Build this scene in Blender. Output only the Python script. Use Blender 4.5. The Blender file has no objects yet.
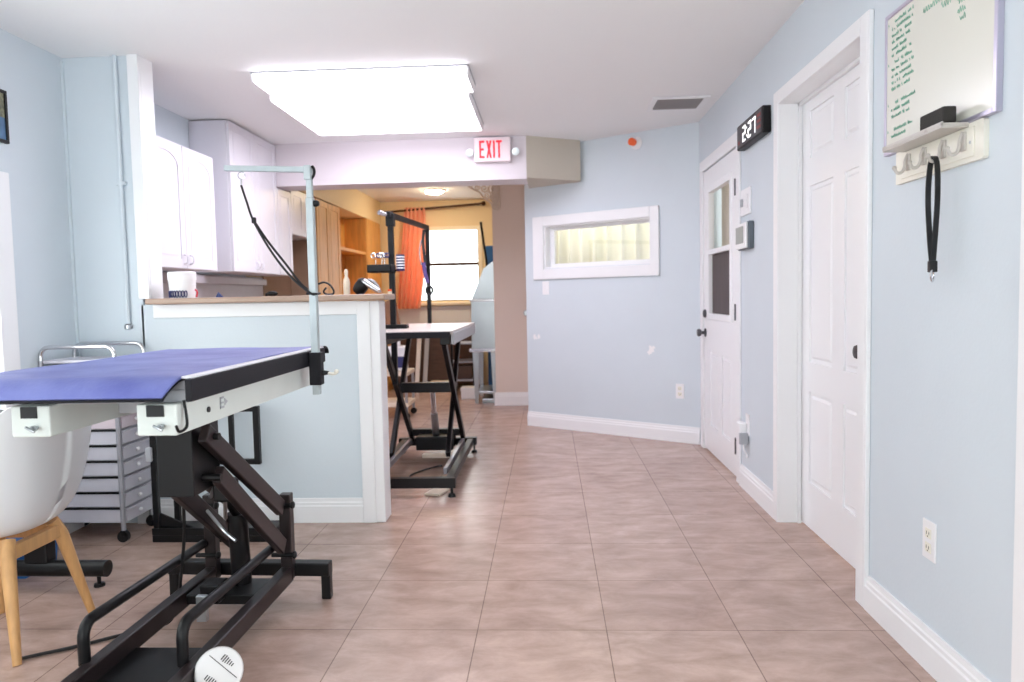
import bpy, bmesh, math, random
from mathutils import Vector, Matrix
random.seed(7)
PI = math.pi
S = bpy.context.scene
COL = S.collection
# ------------------------------------------------------------------ camera
F, PITCH, YAW, ROLL, EYE = 739.5, 0.0613, 0.0500, 0.0206, 1.17
cam = bpy.data.cameras.new('camera'); co = bpy.data.objects.new('camera', cam); COL.objects.link(co)
fw = Vector((-math.sin(YAW)*math.cos(PITCH), math.cos(YAW)*math.cos(PITCH), -math.sin(PITCH)))
rt = Vector((math.cos(YAW), math.sin(YAW), 0)); up = rt.cross(fw)
r2 = math.cos(ROLL)*rt - math.sin(ROLL)*up; u2 = math.sin(ROLL)*rt + math.cos(ROLL)*up
co.matrix_world = Matrix(((r2.x, u2.x, -fw.x, 0), (r2.y, u2.y, -fw.y, 0), (r2.z, u2.z, -fw.z, EYE), (0, 0, 0, 1)))
cam.sensor_width = 36; cam.lens = F/1024*36; cam.clip_start = .05
cam.dof.use_dof = True; cam.dof.focus_distance = 2.7; cam.dof.aperture_fstop = 3.2
S.camera = co
# ------------------------------------------------------------------ world, lights, exposure
SKY = 4.0
w = bpy.data.worlds.new('world'); S.world = w; w.use_nodes = True
nt = w.node_tree; bgn = nt.nodes['Background']
bgn.inputs[0].default_value = (.95, 1, .995, 1)
bgn.inputs[1].default_value = SKY
S.view_settings.view_transform = 'Standard'; S.view_settings.look = 'None'
S.view_settings.gamma = 1; S.view_settings.use_curve_mapping = False
S.view_settings.exposure = 0.37
FIXTURE_POWER = 7.5
try:
    S.cycles.use_denoising = True; S.cycles.max_bounces = 8; S.cycles.diffuse_bounces = 5
    S.cycles.sample_clamp_indirect = 6
except Exception: pass

# ------------------------------------------------------------------ materials
def srgb(r, g, b):
    f = lambda v: (v/255/12.92) if v/255 <= .04045 else ((v/255+.055)/1.055)**2.4
    return (f(r), f(g), f(b), 1)
def mat(name, col, rough=.5, metal=0, noise=0, nscale=8, bump=0, bscale=60, stretch=None, emit=0, alpha=None, trans=0, coat=0, sss=0):
    m = bpy.data.materials.new(name); m.use_nodes = True
    nt = m.node_tree; b = nt.nodes['Principled BSDF']; L = nt.links
    c = srgb(*col)
    b.inputs['Base Color'].default_value = c; b.inputs['Roughness'].default_value = rough; b.inputs['Metallic'].default_value = metal
    if trans: b.inputs['Transmission Weight'].default_value = trans
    if coat: b.inputs['Coat Weight'].default_value = coat
    if emit:
        b.inputs['Emission Color'].default_value = c; b.inputs['Emission Strength'].default_value = emit
    tc = nt.nodes.new('ShaderNodeTexCoord'); vec = tc.outputs['Object']
    if stretch:
        mp = nt.nodes.new('ShaderNodeMapping'); mp.inputs['Scale'].default_value = stretch
        L.new(vec, mp.inputs[0]); vec = mp.outputs[0]
    if noise:
        n = nt.nodes.new('ShaderNodeTexNoise'); n.inputs['Scale'].default_value = nscale; n.inputs['Detail'].default_value = 5
        L.new(vec, n.inputs['Vector'])
        r = nt.nodes.new('ShaderNodeValToRGB')
        r.color_ramp.elements[0].position = .3; r.color_ramp.elements[1].position = .7
        r.color_ramp.elements[0].color = tuple(v*(1-noise) for v in c[:3])+(1,)
        r.color_ramp.elements[1].color = tuple(min(1, v*(1+noise)) for v in c[:3])+(1,)
        L.new(n.outputs['Fac'], r.inputs[0]); L.new(r.outputs[0], b.inputs['Base Color'])
    if bump:
        n2 = nt.nodes.new('ShaderNodeTexNoise'); n2.inputs['Scale'].default_value = bscale
        L.new(vec, n2.inputs['Vector'])
        bp = nt.nodes.new('ShaderNodeBump'); bp.inputs['Strength'].default_value = bump; bp.inputs['Distance'].default_value = .003
        L.new(n2.outputs['Fac'], bp.inputs['Height']); L.new(bp.outputs[0], b.inputs['Normal'])
    return m
M = {}
M['blue'] = mat('blue_wall_paint', (210, 220, 227), .55, bump=.15, bscale=90, noise=.015, nscale=3)
M['lav'] = mat('kitchen_wall_paint', (206, 210, 226), .6, bump=.15, bscale=90)
M['cream'] = mat('cream_wall_paint', (238, 216, 174), .6, bump=.15, bscale=90)
M['taupe'] = mat('taupe_wall_paint', (226, 212, 202), .6, bump=.15, bscale=90)
M['beige'] = mat('beige_wall_paint', (198, 190, 176), .6, bump=.15, bscale=90)
M['beam'] = mat('beam_paint', (216, 209, 214), .6, bump=.15, bscale=90)
M['ceil'] = mat('ceiling_paint', (240, 241, 242), .8, bump=.3, bscale=70)
M['white'] = mat('white_trim_paint', (240, 241, 243), .35, bump=.04, bscale=30)
M['cab'] = mat('white_cabinet_lacquer', (226, 224, 231), .35)
M['oak'] = mat('oak_wood', (220, 164, 90), .45, noise=.18, nscale=6, stretch=(6, 6, .6))
M['oakdark'] = mat('oak_panel_shade', (176, 112, 52), .5, noise=.15, nscale=6, stretch=(6, 6, .6))
M['niche'] = mat('tan_backsplash', (150, 122, 100), .5, noise=.06, nscale=10)
M['splash'] = mat('grey_backsplash', (176, 170, 176), .4, noise=.04, nscale=10)
M['counter'] = mat('brown_laminate', (172, 146, 128), .35, noise=.10, nscale=14, stretch=(.6, 6, 6))
M['black'] = mat('black_powder_coat', (17, 16, 18), .38, bump=.05, bscale=300)
M['blackb'] = mat('brown_black_steel', (40, 32, 33), .34, noise=.15, nscale=12)
M['rubber'] = mat('black_rubber', (26, 26, 32), .6, bump=.1, bscale=200)
M['pvc'] = mat('black_plastic', (22, 22, 24), .45)
M['boxm'] = mat('pale_grey_enamel', (216, 222, 218), .4, noise=.03, nscale=6)
M['channel'] = mat('grey_channel_steel', (176, 178, 184), .4)
M['chrome'] = mat('chrome', (215, 215, 218), .15, 1)
M['steel'] = mat('brushed_steel', (180, 184, 188), .3, 1, bump=.05, bscale=200)
M['darksteel'] = mat('dark_nickel', (96, 96, 100), .35, .8)
M['satin'] = mat('stainless_sheet', (176, 182, 184), .3, .95, noise=.06, nscale=4)
M['silver'] = mat('silver_paint_frame', (168, 168, 176), .35, .5)
M['galv'] = mat('pale_green_grey_tube', (178, 188, 191), .4, .2, noise=.06, nscale=20)
M['drawer'] = mat('translucent_grey_plastic', (206, 204, 214), .3, noise=.05, nscale=7)
M['drawerp'] = mat('pinkish_translucent_plastic', (214, 200, 207), .3, noise=.05, nscale=7)
M['shell'] = mat('white_moulded_plastic', (232, 234, 238), .35)
M['beech'] = mat('beech_wood', (206, 158, 104), .45, noise=.12, nscale=7, stretch=(8, 8, .8))
M['cord'] = mat('black_cord', (18, 18, 20), .5)
M['puck'] = mat('off_white_plastic', (222, 220, 220), .4)
M['slot'] = mat('dark_slots', (20, 20, 24), .6)
M['board'] = mat('whiteboard_enamel', (226, 226, 216), .22)
M['bframe'] = mat('silver_lilac_aluminium', (196, 192, 210), .3, .6)
M['felt'] = mat('dark_grey_felt', (52, 50, 48), .9, bump=.4, bscale=300)
M['tray'] = mat('frosted_grey_plastic', (196, 192, 186), .3)
M['ink'] = mat('green_marker_ink', (110, 176, 152), .6)
M['ivory'] = mat('ivory_paint', (236, 234, 222), .35)
M['plate'] = mat('white_plate_plastic', (240, 240, 242), .35)
M['red'] = mat('red_sign_paint', (226, 40, 52), .5, emit=.5)
M['signw'] = mat('sign_white_plastic', (240, 226, 230), .4)
M['digit'] = mat('white_clock_digits', (255, 255, 255), .5, emit=1.0)
M['reddim'] = mat('dull_red_display', (130, 70, 72), .5, emit=.25)
M['clockface'] = mat('clock_face', (44, 44, 52), .3)
M['orange'] = mat('orange_cap', (255, 112, 56), .5)
M['curtain_o'] = mat('orange_curtain_cloth', (250, 184, 156), .8, noise=.10, nscale=5)
M['curtain_p'] = mat('pale_curtain_cloth', (240, 240, 230), .8, noise=.08, nscale=5)
M['curtain_b'] = mat('beige_blind_cloth', (216, 206, 194), .8, noise=.08, nscale=5)
M['screen'] = mat('dark_insect_screen', (84, 76, 76), .7, noise=.25, nscale=6, stretch=(1, 14, .4))
M['bronze'] = mat('dark_bronze_rod', (74, 50, 38), .4, .6)
M['bluep'] = mat('blue_plastic', (36, 96, 160), .4)
M['navy'] = mat('navy_print', (40, 44, 96), .5)
M['purple'] = mat('purple_webbing', (74, 56, 110), .7)
M['brown'] = mat('dark_brown_wood', (86, 62, 50), .5, noise=.2, nscale=7, stretch=(.8, 6, 6))
M['leather'] = mat('brown_leather', (112, 72, 46), .55, noise=.2, nscale=9)
M['tabletop2'] = mat('pale_grey_table_mat', (184, 176, 172), .4, noise=.04, nscale=20)
M['palecream'] = mat('pale_cream_mottle', (240, 226, 206), .5, noise=.06, nscale=9)
M['ventd'] = mat('vent_slat_paint', (150, 146, 146), .5)
M['dark'] = mat('vent_throat', (60, 58, 58), .8)
M['alum'] = mat('white_aluminium_strip', (226, 226, 230), .3, .3)
M['redp'] = mat('red_plastic', (200, 40, 60), .4)
M['resin'] = mat('carved_white_resin', (220, 206, 192), .5)
M['knobw'] = mat('clear_white_knob', (244, 244, 248), .2)
def glassmat():
    m = bpy.data.materials.new('window_glass'); m.use_nodes = True
    nt = m.node_tree; nt.nodes.remove(nt.nodes['Principled BSDF']); out = nt.nodes['Material Output']
    t = nt.nodes.new('ShaderNodeBsdfTransparent'); g = nt.nodes.new('ShaderNodeBsdfGlossy'); g.inputs['Roughness'].default_value = .02
    x = nt.nodes.new('ShaderNodeMixShader'); x.inputs[0].default_value = .07
    nt.links.new(t.outputs[0], x.inputs[1]); nt.links.new(g.outputs[0], x.inputs[2]); nt.links.new(x.outputs[0], out.inputs[0])
    return m
M['glass'] = glassmat()
def translucent(m, k):
    nt = m.node_tree; b = nt.nodes['Principled BSDF']; out = nt.nodes['Material Output']
    t = nt.nodes.new('ShaderNodeBsdfTranslucent'); t.inputs[0].default_value = b.inputs['Base Color'].default_value
    x = nt.nodes.new('ShaderNodeMixShader'); x.inputs[0].default_value = k
    nt.links.new(b.outputs[0], x.inputs[1]); nt.links.new(t.outputs[0], x.inputs[2]); nt.links.new(x.outputs[0], out.inputs[0])
translucent(M['curtain_p'], .6); translucent(M['curtain_b'], .5); translucent(M['curtain_o'], .35)
def emitmat(name, col, k):
    m = bpy.data.materials.new(name); m.use_nodes = True; nt = m.node_tree
    b = nt.nodes['Principled BSDF']; b.inputs['Base Color'].default_value = (.9, .9, .9, 1); b.inputs['Roughness'].default_value = .4
    b.inputs['Emission Color'].default_value = (*col, 1); b.inputs['Emission Strength'].default_value = k
    return m
M['lit'] = emitmat('lit_diffuser', (1.0, .95, 1.07), FIXTURE_POWER)
M['curtainfill'] = emitmat('curtain_fill_glow', (1, .97, .9), 45)  # glow of the unseen lamp added behind the interior window curtain
M['dome'] = emitmat('lit_warm_dome', (1, .80, .52), 110)
def floormat():
    m = bpy.data.materials.new('floor_tiles'); m.use_nodes = True; nt = m.node_tree; L = nt.links
    b = nt.nodes['Principled BSDF']; tc = nt.nodes.new('ShaderNodeTexCoord')
    mp = nt.nodes.new('ShaderNodeMapping'); mp.inputs['Location'].default_value = (.7183+.4506*20, -2.5219+.4506*20, 0)
    L.new(tc.outputs['Object'], mp.inputs[0])
    br = nt.nodes.new('ShaderNodeTexBrick'); br.offset = 0; br.squash = 1
    br.inputs['Scale'].default_value = 1; br.inputs['Brick Width'].default_value = .4506; br.inputs['Row Height'].default_value = .4506
    br.inputs['Mortar Size'].default_value = .0022; br.inputs['Mortar Smooth'].default_value = .2; br.inputs['Bias'].default_value = 0
    br.inputs['Color1'].default_value = srgb(184, 156, 144); br.inputs['Color2'].default_value = srgb(195, 168, 155)
    br.inputs['Mortar'].default_value = srgb(140, 116, 106)
    L.new(mp.outputs[0], br.inputs['Vector'])
    ms = nt.nodes.new('ShaderNodeMapping'); ms.inputs['Scale'].default_value = (2.2, 4.2, 1); L.new(tc.outputs['Object'], ms.inputs[0])
    n1 = nt.nodes.new('ShaderNodeTexNoise'); n1.inputs['Scale'].default_value = 2.2; n1.inputs['Detail'].default_value = 9; n1.inputs['Roughness'].default_value = .68; n1.inputs['Distortion'].default_value = .35
    L.new(ms.outputs[0], n1.inputs['Vector'])
    r1 = nt.nodes.new('ShaderNodeValToRGB'); r1.color_ramp.elements[0].position = .32; r1.color_ramp.elements[1].position = .66
    r1.color_ramp.elements[0].color = (.64, .60, .585, 1); r1.color_ramp.elements[1].color = (1.1, 1.1, 1.1, 1)
    L.new(n1.outputs['Fac'], r1.inputs[0])
    mx = nt.nodes.new('ShaderNodeMix'); mx.data_type = 'RGBA'; mx.blend_type = 'MULTIPLY'; mx.inputs[0].default_value = .85
    L.new(br.outputs['Color'], mx.inputs[6]); L.new(r1.outputs[0], mx.inputs[7]); L.new(mx.outputs[2], b.inputs['Base Color'])
    b.inputs['Roughness'].default_value = .27
    bp = nt.nodes.new('ShaderNodeBump'); bp.inputs['Strength'].default_value = .35; bp.inputs['Distance'].default_value = .003; bp.invert = True
    L.new(br.outputs['Fac'], bp.inputs['Height'])
    b2 = nt.nodes.new('ShaderNodeBump'); b2.inputs['Strength'].default_value = .12; b2.inputs['Distance'].default_value = .004
    L.new(n1.outputs['Fac'], b2.inputs['Height']); L.new(bp.outputs[0], b2.inputs['Normal']); L.new(b2.outputs[0], b.inputs['Normal'])
    return m
M['floor'] = floormat()
for k in ('black', 'blackb', 'pvc', 'rubber'): M[k].node_tree.nodes['Principled BSDF'].inputs['Specular IOR Level'].default_value = .28
def mat_mat():
    m = mat('blue_rubber_table_mat', (104, 108, 190), .48)
    nt = m.node_tree; L = nt.links; b = nt.nodes['Principled BSDF']; tc = nt.nodes.new('ShaderNodeTexCoord')
    v = nt.nodes.new('ShaderNodeTexVoronoi'); v.inputs['Scale'].default_value = 90; L.new(tc.outputs['Object'], v.inputs['Vector'])
    n = nt.nodes.new('ShaderNodeTexNoise'); n.inputs['Scale'].default_value = 6; n.inputs['Detail'].default_value = 8; L.new(tc.outputs['Object'], n.inputs['Vector'])
    r = nt.nodes.new('ShaderNodeValToRGB'); r.color_ramp.elements[0].position = .3; r.color_ramp.elements[1].position = .72
    r.color_ramp.elements[0].color = srgb(92, 99, 170); r.color_ramp.elements[1].color = srgb(128, 136, 196)
    L.new(n.outputs['Fac'], r.inputs[0]); L.new(r.outputs[0], b.inputs['Base Color'])
    bp = nt.nodes.new('ShaderNodeBump'); bp.inputs['Strength'].default_value = .4; bp.inputs['Distance'].default_value = .002
    L.new(v.outputs['Distance'], bp.inputs['Height']); L.new(bp.outputs[0], b.inputs['Normal'])
    return m
M['matblue'] = mat_mat()

# ------------------------------------------------------------------ mesh helpers
class MB:
    def __init__(s): s.bm = bmesh.new()
    def _add(s, tmp):
        me = bpy.data.meshes.new('t'); tmp.to_mesh(me); tmp.free(); s.bm.from_mesh(me); bpy.data.meshes.remove(me); return s
    def box(s, x0, x1, y0, y1, z0, z1, bev=0, rz=0, mtx=None, seg=2):
        t = bmesh.new(); bmesh.ops.create_cube(t, size=1)
        c = Vector(((x0+x1)/2, (y0+y1)/2, (z0+z1)/2))
        for v in t.verts: v.co = Vector((v.co.x*(x1-x0), v.co.y*(y1-y0), v.co.z*(z1-z0)))
        if bev: bmesh.ops.bevel(t, geom=t.edges[:], offset=bev, segments=seg, affect='EDGES', profile=.5)
        R = Matrix.Rotation(rz, 4, 'Z') if rz else Matrix()
        if mtx is not None: R = mtx
        bmesh.ops.transform(t, matrix=Matrix.Translation(c) @ R, verts=t.verts)
        return s._add(t)
    def bar(s, p0, p1, wx, wy, bev=0, upv=(0, 0, 1)):
        """rectangular bar from p0 to p1; wx = width across, wy = height along upv"""
        p0, p1 = Vector(p0), Vector(p1); d = p1-p0; L = d.length; z = d.normalized()
        x = Vector(upv).cross(z)
        if x.length < 1e-4: x = Vector((1, 0, 0)).cross(z) if abs(z.x) < .9 else Vector((0, 1, 0)).cross(z)
        x.normalize(); y = z.cross(x)
        t = bmesh.new(); bmesh.ops.create_cube(t, size=1)
        for v in t.verts: v.co = Vector((v.co.x*wx, v.co.y*wy, v.co.z*L))
        if bev: bmesh.ops.bevel(t, geom=t.edges[:], offset=bev, segments=2, affect='EDGES', profile=.5)
        R = Matrix((x, y, z)).transposed().to_4x4(); R.translation = (p0+p1)/2
        bmesh.ops.transform(t, matrix=R, verts=t.verts)
        return s._add(t)
    def cyl(s, p0, p1, r0, r1=None, seg=20):
        p0, p1 = Vector(p0), Vector(p1); r1 = r0 if r1 is None else r1; d = p1-p0
        t = bmesh.new(); bmesh.ops.create_cone(t, cap_ends=True, segments=seg, radius1=r0, radius2=r1, depth=d.length)
        R = d.to_track_quat('Z', 'Y').to_matrix().to_4x4(); R.translation = (p0+p1)/2
        bmesh.ops.transform(t, matrix=R, verts=t.verts); return s._add(t)
    def sphere(s, c, r, sc=(1, 1, 1), seg=20):
        t = bmesh.new(); bmesh.ops.create_uvsphere(t, u_segments=seg, v_segments=seg//2, radius=r)
        for v in t.verts: v.co = Vector((v.co.x*sc[0]+c[0], v.co.y*sc[1]+c[1], v.co.z*sc[2]+c[2]))
        return s._add(t)
    def lathe(s, prof, c=(0, 0, 0), axis=(0, 0, 1), seg=28):
        R = Vector(axis).to_track_quat('Z', 'Y').to_matrix(); t = bmesh.new(); rows = []
        for r, h in prof:
            rows.append([t.verts.new(R @ Vector((max(r, 1e-5)*math.cos(2*PI*k/seg), max(r, 1e-5)*math.sin(2*PI*k/seg), h))+Vector(c)) for k in range(seg)])
        for a, b in zip(rows, rows[1:]):
            for k in range(seg): t.faces.new((a[k], a[(k+1) % seg], b[(k+1) % seg], b[k]))
        t.faces.new(rows[0][::-1]); t.faces.new(rows[-1]); return s._add(t)
    def tube(s, pts, r, seg=10, closed=False, taper=None):
        pts = [Vector(p) for p in pts]; t = bmesh.new(); rows = []; n = len(pts); prev = None
        for i, p in enumerate(pts):
            a = pts[(i-1) % n] if closed else pts[max(i-1, 0)]; b = pts[(i+1) % n] if closed else pts[min(i+1, n-1)]
            d = (b-a).normalized()
            if prev is None:
                x = d.orthogonal().normalized()
            else:
                x = (prev-d*prev.dot(d)).normalized()
            prev = x; y = d.cross(x); rr = r if taper is None else r*taper[i]
            rows.append([t.verts.new(p+x*rr*math.cos(2*PI*k/seg)+y*rr*math.sin(2*PI*k/seg)) for k in range(seg)])
        prs = list(zip(rows, rows[1:]))+([(rows[-1], rows[0])] if closed else [])
        for a, b in prs:
            for k in range(seg): t.faces.new((a[k], a[(k+1) % seg], b[(k+1) % seg], b[k]))
        if not closed: t.faces.new(rows[0][::-1]); t.faces.new(rows[-1])
        return s._add(t)
    def strap(s, pts, wdir, w, th):
        """flat ribbon with thickness: pts path, wdir width direction"""
        pts = [Vector(p) for p in pts]; W = Vector(wdir).normalized(); t = bmesh.new(); rows = []
        for i, p in enumerate(pts):
            d = (pts[min(i+1, len(pts)-1)]-pts[max(i-1, 0)]).normalized(); n = d.cross(W).normalized()
            rows.append([t.verts.new(p+W*a*w/2+n*b*th/2) for a, b in ((-1, -1), (1, -1), (1, 1), (-1, 1))])
        for a, b in zip(rows, rows[1:]):
            for k in range(4): t.faces.new((a[k], a[(k+1) % 4], b[(k+1) % 4], b[k]))
        t.faces.new(rows[0][::-1]); t.faces.new(rows[-1]); return s._add(t)
    def prism(s, poly, o, ax, ay, az):
        """polygon (a,b) in plane o+a*ax+b*ay extruded by vector az"""
        o, ax, ay, az = Vector(o), Vector(ax), Vector(ay), Vector(az); t = bmesh.new()
        A = [t.verts.new(o+ax*a+ay*b) for a, b in poly]; B = [t.verts.new(o+ax*a+ay*b+az) for a, b in poly]
        n = len(poly); t.faces.new(A[::-1]); t.faces.new(B)
        for k in range(n): t.faces.new((A[k], A[(k+1) % n], B[(k+1) % n], B[k]))
        return s._add(t)
    def grid(s, fn, nu, nv, th=0):
        t = bmesh.new(); V = [[t.verts.new(fn(i/nu, j/nv)) for j in range(nv+1)] for i in range(nu+1)]
        for i in range(nu):
            for j in range(nv): t.faces.new((V[i][j], V[i+1][j], V[i+1][j+1], V[i][j+1]))
        if th:
            bmesh.ops.recalc_face_normals(t, faces=t.faces[:])
            bmesh.ops.solidify(t, geom=t.faces[:], thickness=th)
        return s._add(t)
    def build(s, name, m, parent=None, smooth=False, origin=None):
        bm = s.bm; bmesh.ops.remove_doubles(bm, verts=bm.verts, dist=1e-6)
        bmesh.ops.recalc_face_normals(bm, faces=bm.faces[:])
        off = Vector((0, 0, 0))
        if parent is not None: off = parent['_w'] if '_w' in parent else Vector((0, 0, 0)); off = Vector(off)
        elif origin is not None: off = Vector(origin)
        if off.length: bmesh.ops.translate(bm, vec=-off, verts=bm.verts)
        me = bpy.data.meshes.new(name); bm.to_mesh(me); bm.free(); me.materials.append(M[m] if isinstance(m, str) else m)
        if smooth:
            me.polygons.foreach_set('use_smooth', [True]*len(me.polygons))
            try: me.set_sharp_from_angle(angle=math.radians(38))
            except Exception: pass
        o = bpy.data.objects.new(name, me); COL.objects.link(o)
        if parent is not None: o.parent = parent
        elif origin is not None: o.location = off
        o['_w'] = tuple(off)
        return o
def thing(name, label, cat, loc=(0, 0, 0), group=None):
    o = bpy.data.objects.new(name, None); COL.objects.link(o); o.location = loc; o.empty_display_size = .1
    o['_w'] = tuple(loc); o['label'] = label; o['category'] = cat
    if group: o['group'] = group
    return o
def tag(o, label, cat, group=None):
    o['label'] = label; o['category'] = cat
    if group: o['group'] = group
    return o
def struct(o, label=None):
    o['kind'] = 'structure'
    if label: o['label'] = label
    return o
def arc(c, r, a0, a1, n, ax, ay):
    c, ax, ay = Vector(c), Vector(ax), Vector(ay)
    return [c+ax*r*math.cos(a0+(a1-a0)*k/n)+ay*r*math.sin(a0+(a1-a0)*k/n) for k in range(n+1)]
def smoothpath(P, n=8):
    P = [Vector(p) for p in P]; out = []
    for i in range(len(P)-1):
        p0, p1, p2, p3 = P[max(i-1, 0)], P[i], P[i+1], P[min(i+2, len(P)-1)]
        for k in range(n):
            t = k/n; out.append(.5*((2*p1)+(p2-p0)*t+(2*p0-5*p1+4*p2-p3)*t*t+(3*p1-p0-3*p2+p3)*t**3))
    out.append(P[-1]); return out
XV, YV, ZV = Vector((1, 0, 0)), Vector((0, 1, 0)), Vector((0, 0, 1))

# ================================================================== STRUCTURE
C = 2.44; XR = 1.15; XL = -2.485
A1 = Vector((1.15, 5.69, 0)); A0 = Vector((-.195, 6.62, 0)); AD = (A0-A1).normalized(); AN = Vector((-AD.y, AD.x, 0))
if AN.y > 0: AN = -AN            # AN faces the camera
struct(MB().box(XL-.1, 1.4, -1.6, 10, -.06, 0).build('floor', 'floor'))
struct(MB().box(XL-.1, 1.4, -1.6, 10, C, C+.06).build('ceiling', 'ceil'))
# right wall with two door openings
m = MB(); T = .16
for y0, y1, z0, z1 in ((-1.6, 1.0, 0, C), (1.0, 1.75, 2.06, C), (1.75, 2.77, 0, C), (2.77, 3.735, 2.085, C), (3.735, 4.55, 0, C), (4.55, 5.545, 2.045, C), (5.545, 5.80, 0, C)):
    m.box(XR, XR+T, y0, y1, z0, z1)
struct(m.build('wall_right', 'blue'))
# angled wall with the interior window opening: s along AD from A1
def abox(mb, s0, s1, z0, z1, d0, d1, bev=0):
    """box on the angled wall: s along, z up, d out of the wall towards the room"""
    p = A1+AD*((s0+s1)/2)+AN*((d0+d1)/2)
    ang = math.atan2(AD.y, AD.x)
    return mb.box(p.x-abs(s1-s0)/2, p.x+abs(s1-s0)/2, p.y-abs(d1-d0)/2, p.y+abs(d1-d0)/2, z0, z1, bev, rz=ang)
m = MB(); SW = (A0-A1).length
abox(m, -.1, .40, 0, C, -.12, 0); abox(m, 1.43, SW, 0, C, -.12, 0); abox(m, .40, 1.43, 0, 1.40, -.12, 0); abox(m, .40, 1.43, 1.77, C, -.12, 0)
struct(m.build('wall_angled', 'blue'))
struct(MB().box(-.195, -.10, 6.66, 7.86, 0, C).build('wall_return', 'taupe'))
struct(MB().box(-.575, 1.4, 7.85, 7.95, 0, C).build('wall_back', 'taupe'))
struct(MB().box(1.31, 1.4, 5.7, 7.85, 0, C).build('wall_side_room', 'blue'))  # unseen, added to keep sky light off the interior window curtain
struct(MB().box(1.75, 1.85, 3.9, 6.2, -.06, 2.9).build('sky_block_panel', 'beige'))  # unseen panel added to block sky light behind the far door's glass
m = MB(); m.box(XL-.1, XL, 3.22, 6.0, 0, C); m.box(XL-.1, XL, -1.6, .9, 0, C); m.box(XL-.1, XL, .9, 3.22, 0, .60); m.box(XL-.1, XL, .9, 3.22, 1.70, C); struct(m.build('wall_left', 'blue'))
struct(MB().box(XL-.1, XL, 6.0, 9.9, 0, C).build('wall_far_left', 'cream'))
WY = 9.8
m = MB(); m.box(XL, -1.87, WY, WY+.14, 0, C); m.box(-.895, .6, WY, WY+.14, 0, C); m.box(-1.87, -.895, WY, WY+.14, 0, 1.12); m.box(-1.87, -.895, WY, WY+.14, 2.065, C)
struct(m.build('wall_far', 'cream'))
struct(MB().box(.5, .6, 7.9, WY, 0, C).build('wall_far_right', 'cream'))
struct(MB().box(XL, -2.35, -1.7, -1.6, 0, C).box(.1, 1.4, -1.7, -1.6, 0, C).box(-2.35, .1, -1.7, -1.6, 1.95, C).build('wall_near', 'blue'))  # unseen wall, its opening shaped to let sky light in low
# wall between the grooming area and the kitchen: full-height stub + half wall
m = MB(); m.box(XL, -2.12, 3.78, 3.89, 0, C); m.box(-2.13, -.98, 3.78, 3.88, 0, 1.16)
struct(m.build('wall_divider', 'blue'))
m = MB(); m.box(-2.13, -2.072, 3.755, 3.78, 1.19, C, .004); m.box(-2.13, -2.072, 3.78, 3.90, 1.19, C); struct(m.build('trim_1', 'white'))
m = MB(); m.box(-.985, -.915, 3.752, 3.90, 0, 1.16, .006); m.box(-.955, -.867, 3.762, 3.90, 0, 1.16, .006); m.box(-2.06, -.985, 3.762, 3.78, 1.09, 1.16, .003); struct(m.build('trim_2', 'white'))
def baseboard(name, p0, p1, n, h=.128):
    p0, p1, n = Vector(p0), Vector(p1), Vector(n)
    prof = [(0, 0), (.017, 0), (.017, h*.68), (.013, h*.72), (.013, h*.82), (.009, h*.86), (.007, h), (0, h)]
    return struct(MB().prism(prof, p0, n, ZV, p1-p0).build(name, 'white'))
baseboard('baseboard_divider', (-2.2, 3.78, 0), (-.985, 3.78, 0), (0, -1, 0))
baseboard('baseboard_left', (XL, 3.33, 0), (XL, 3.78, 0), (1, 0, 0))
baseboard('baseboard_right_near', (XR, 1.84, 0), (XR, 2.697, 0), (-1, 0, 0))
baseboard('baseboard_right_mid', (XR, 3.785, 0), (XR, 4.47, 0), (-1, 0, 0))
baseboard('baseboard_angled', A1+AD*.0, A0+AD*.0, AN)
baseboard('baseboard_back', (-.59, 7.85, 0), (-.195, 7.85, 0), (0, -1, 0), .14)
# beam over the opening, with the beige piece meeting the angled wall
hit = A1+AD*1.05
m = MB(); m.prism([(XL, 6.02), (-.155, 5.98), (-.155, 6.28), (XL, 6.28)], (0, 0, 2.10), XV, YV, ZV*(C-2.10)); struct(m.build('beam', 'beam'))
m = MB(); m.prism([(-.155, 5.98), (hit.x, hit.y-.06), (hit.x, hit.y+.02), (-.155, 6.6)], (0, 0, 2.11), XV, YV, ZV*(C-2.11)); struct(m.build('beam_end', 'beige'))
# soffit above the far cabinets
struct(MB().box(XL, -2.2, 6.28, WY, 2.15, C).build('soffit', 'cream'))
# casings
def casing(name, y0, y1, ztop, x=XR, wd=.085, side=-1, depth=.018, foot=0):
    m = MB()
    m.box(x-depth, x, y0-wd, y0, 0, ztop+wd, .004); m.box(x-depth, x, y1, y1+wd, 0, ztop+wd, .004); m.box(x-depth, x, y0, y1, ztop, ztop+wd, .004)
    return m
m = casing('', 2.775, 3.73, 2.075, wd=.065)
m.box(XR-.018, XR, 2.695, 2.711, 0, 2.14, .004)
m.box(XR-.002, 1.30, 2.76, 2.775, 0, 2.085); m.box(XR-.002, 1.30, 3.73, 3.745, 0, 2.085); m.box(XR-.002, 1.30, 2.775, 3.73, 2.075, 2.09)
m.box(1.232, 1.248, 3.715, 3.73, 0, 2.075); m.box(1.232, 1.248, 2.775, 2.79, 0, 2.075); m.box(1.232, 1.248, 2.775, 3.73, 2.06, 2.075)
struct(m.build('trim_3', 'white'))
m = casing('', 4.555, 5.54, 2.04, wd=.08, depth=.013); m.box(XR-.002, 1.21, 4.545, 4.555, 0, 2.05); m.box(XR-.002, 1.21, 5.54, 5.55, 0, 2.05)
struct(m.build('trim_4', 'white'))
m = MB(); m.box(XR-.02, XR, 1.745, 1.84, 0, C-.3, .004); m.box(XR, XR+.16, 1.735, 1.75, 0, 2.06); struct(m.build('trim_5', 'white'))
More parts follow.
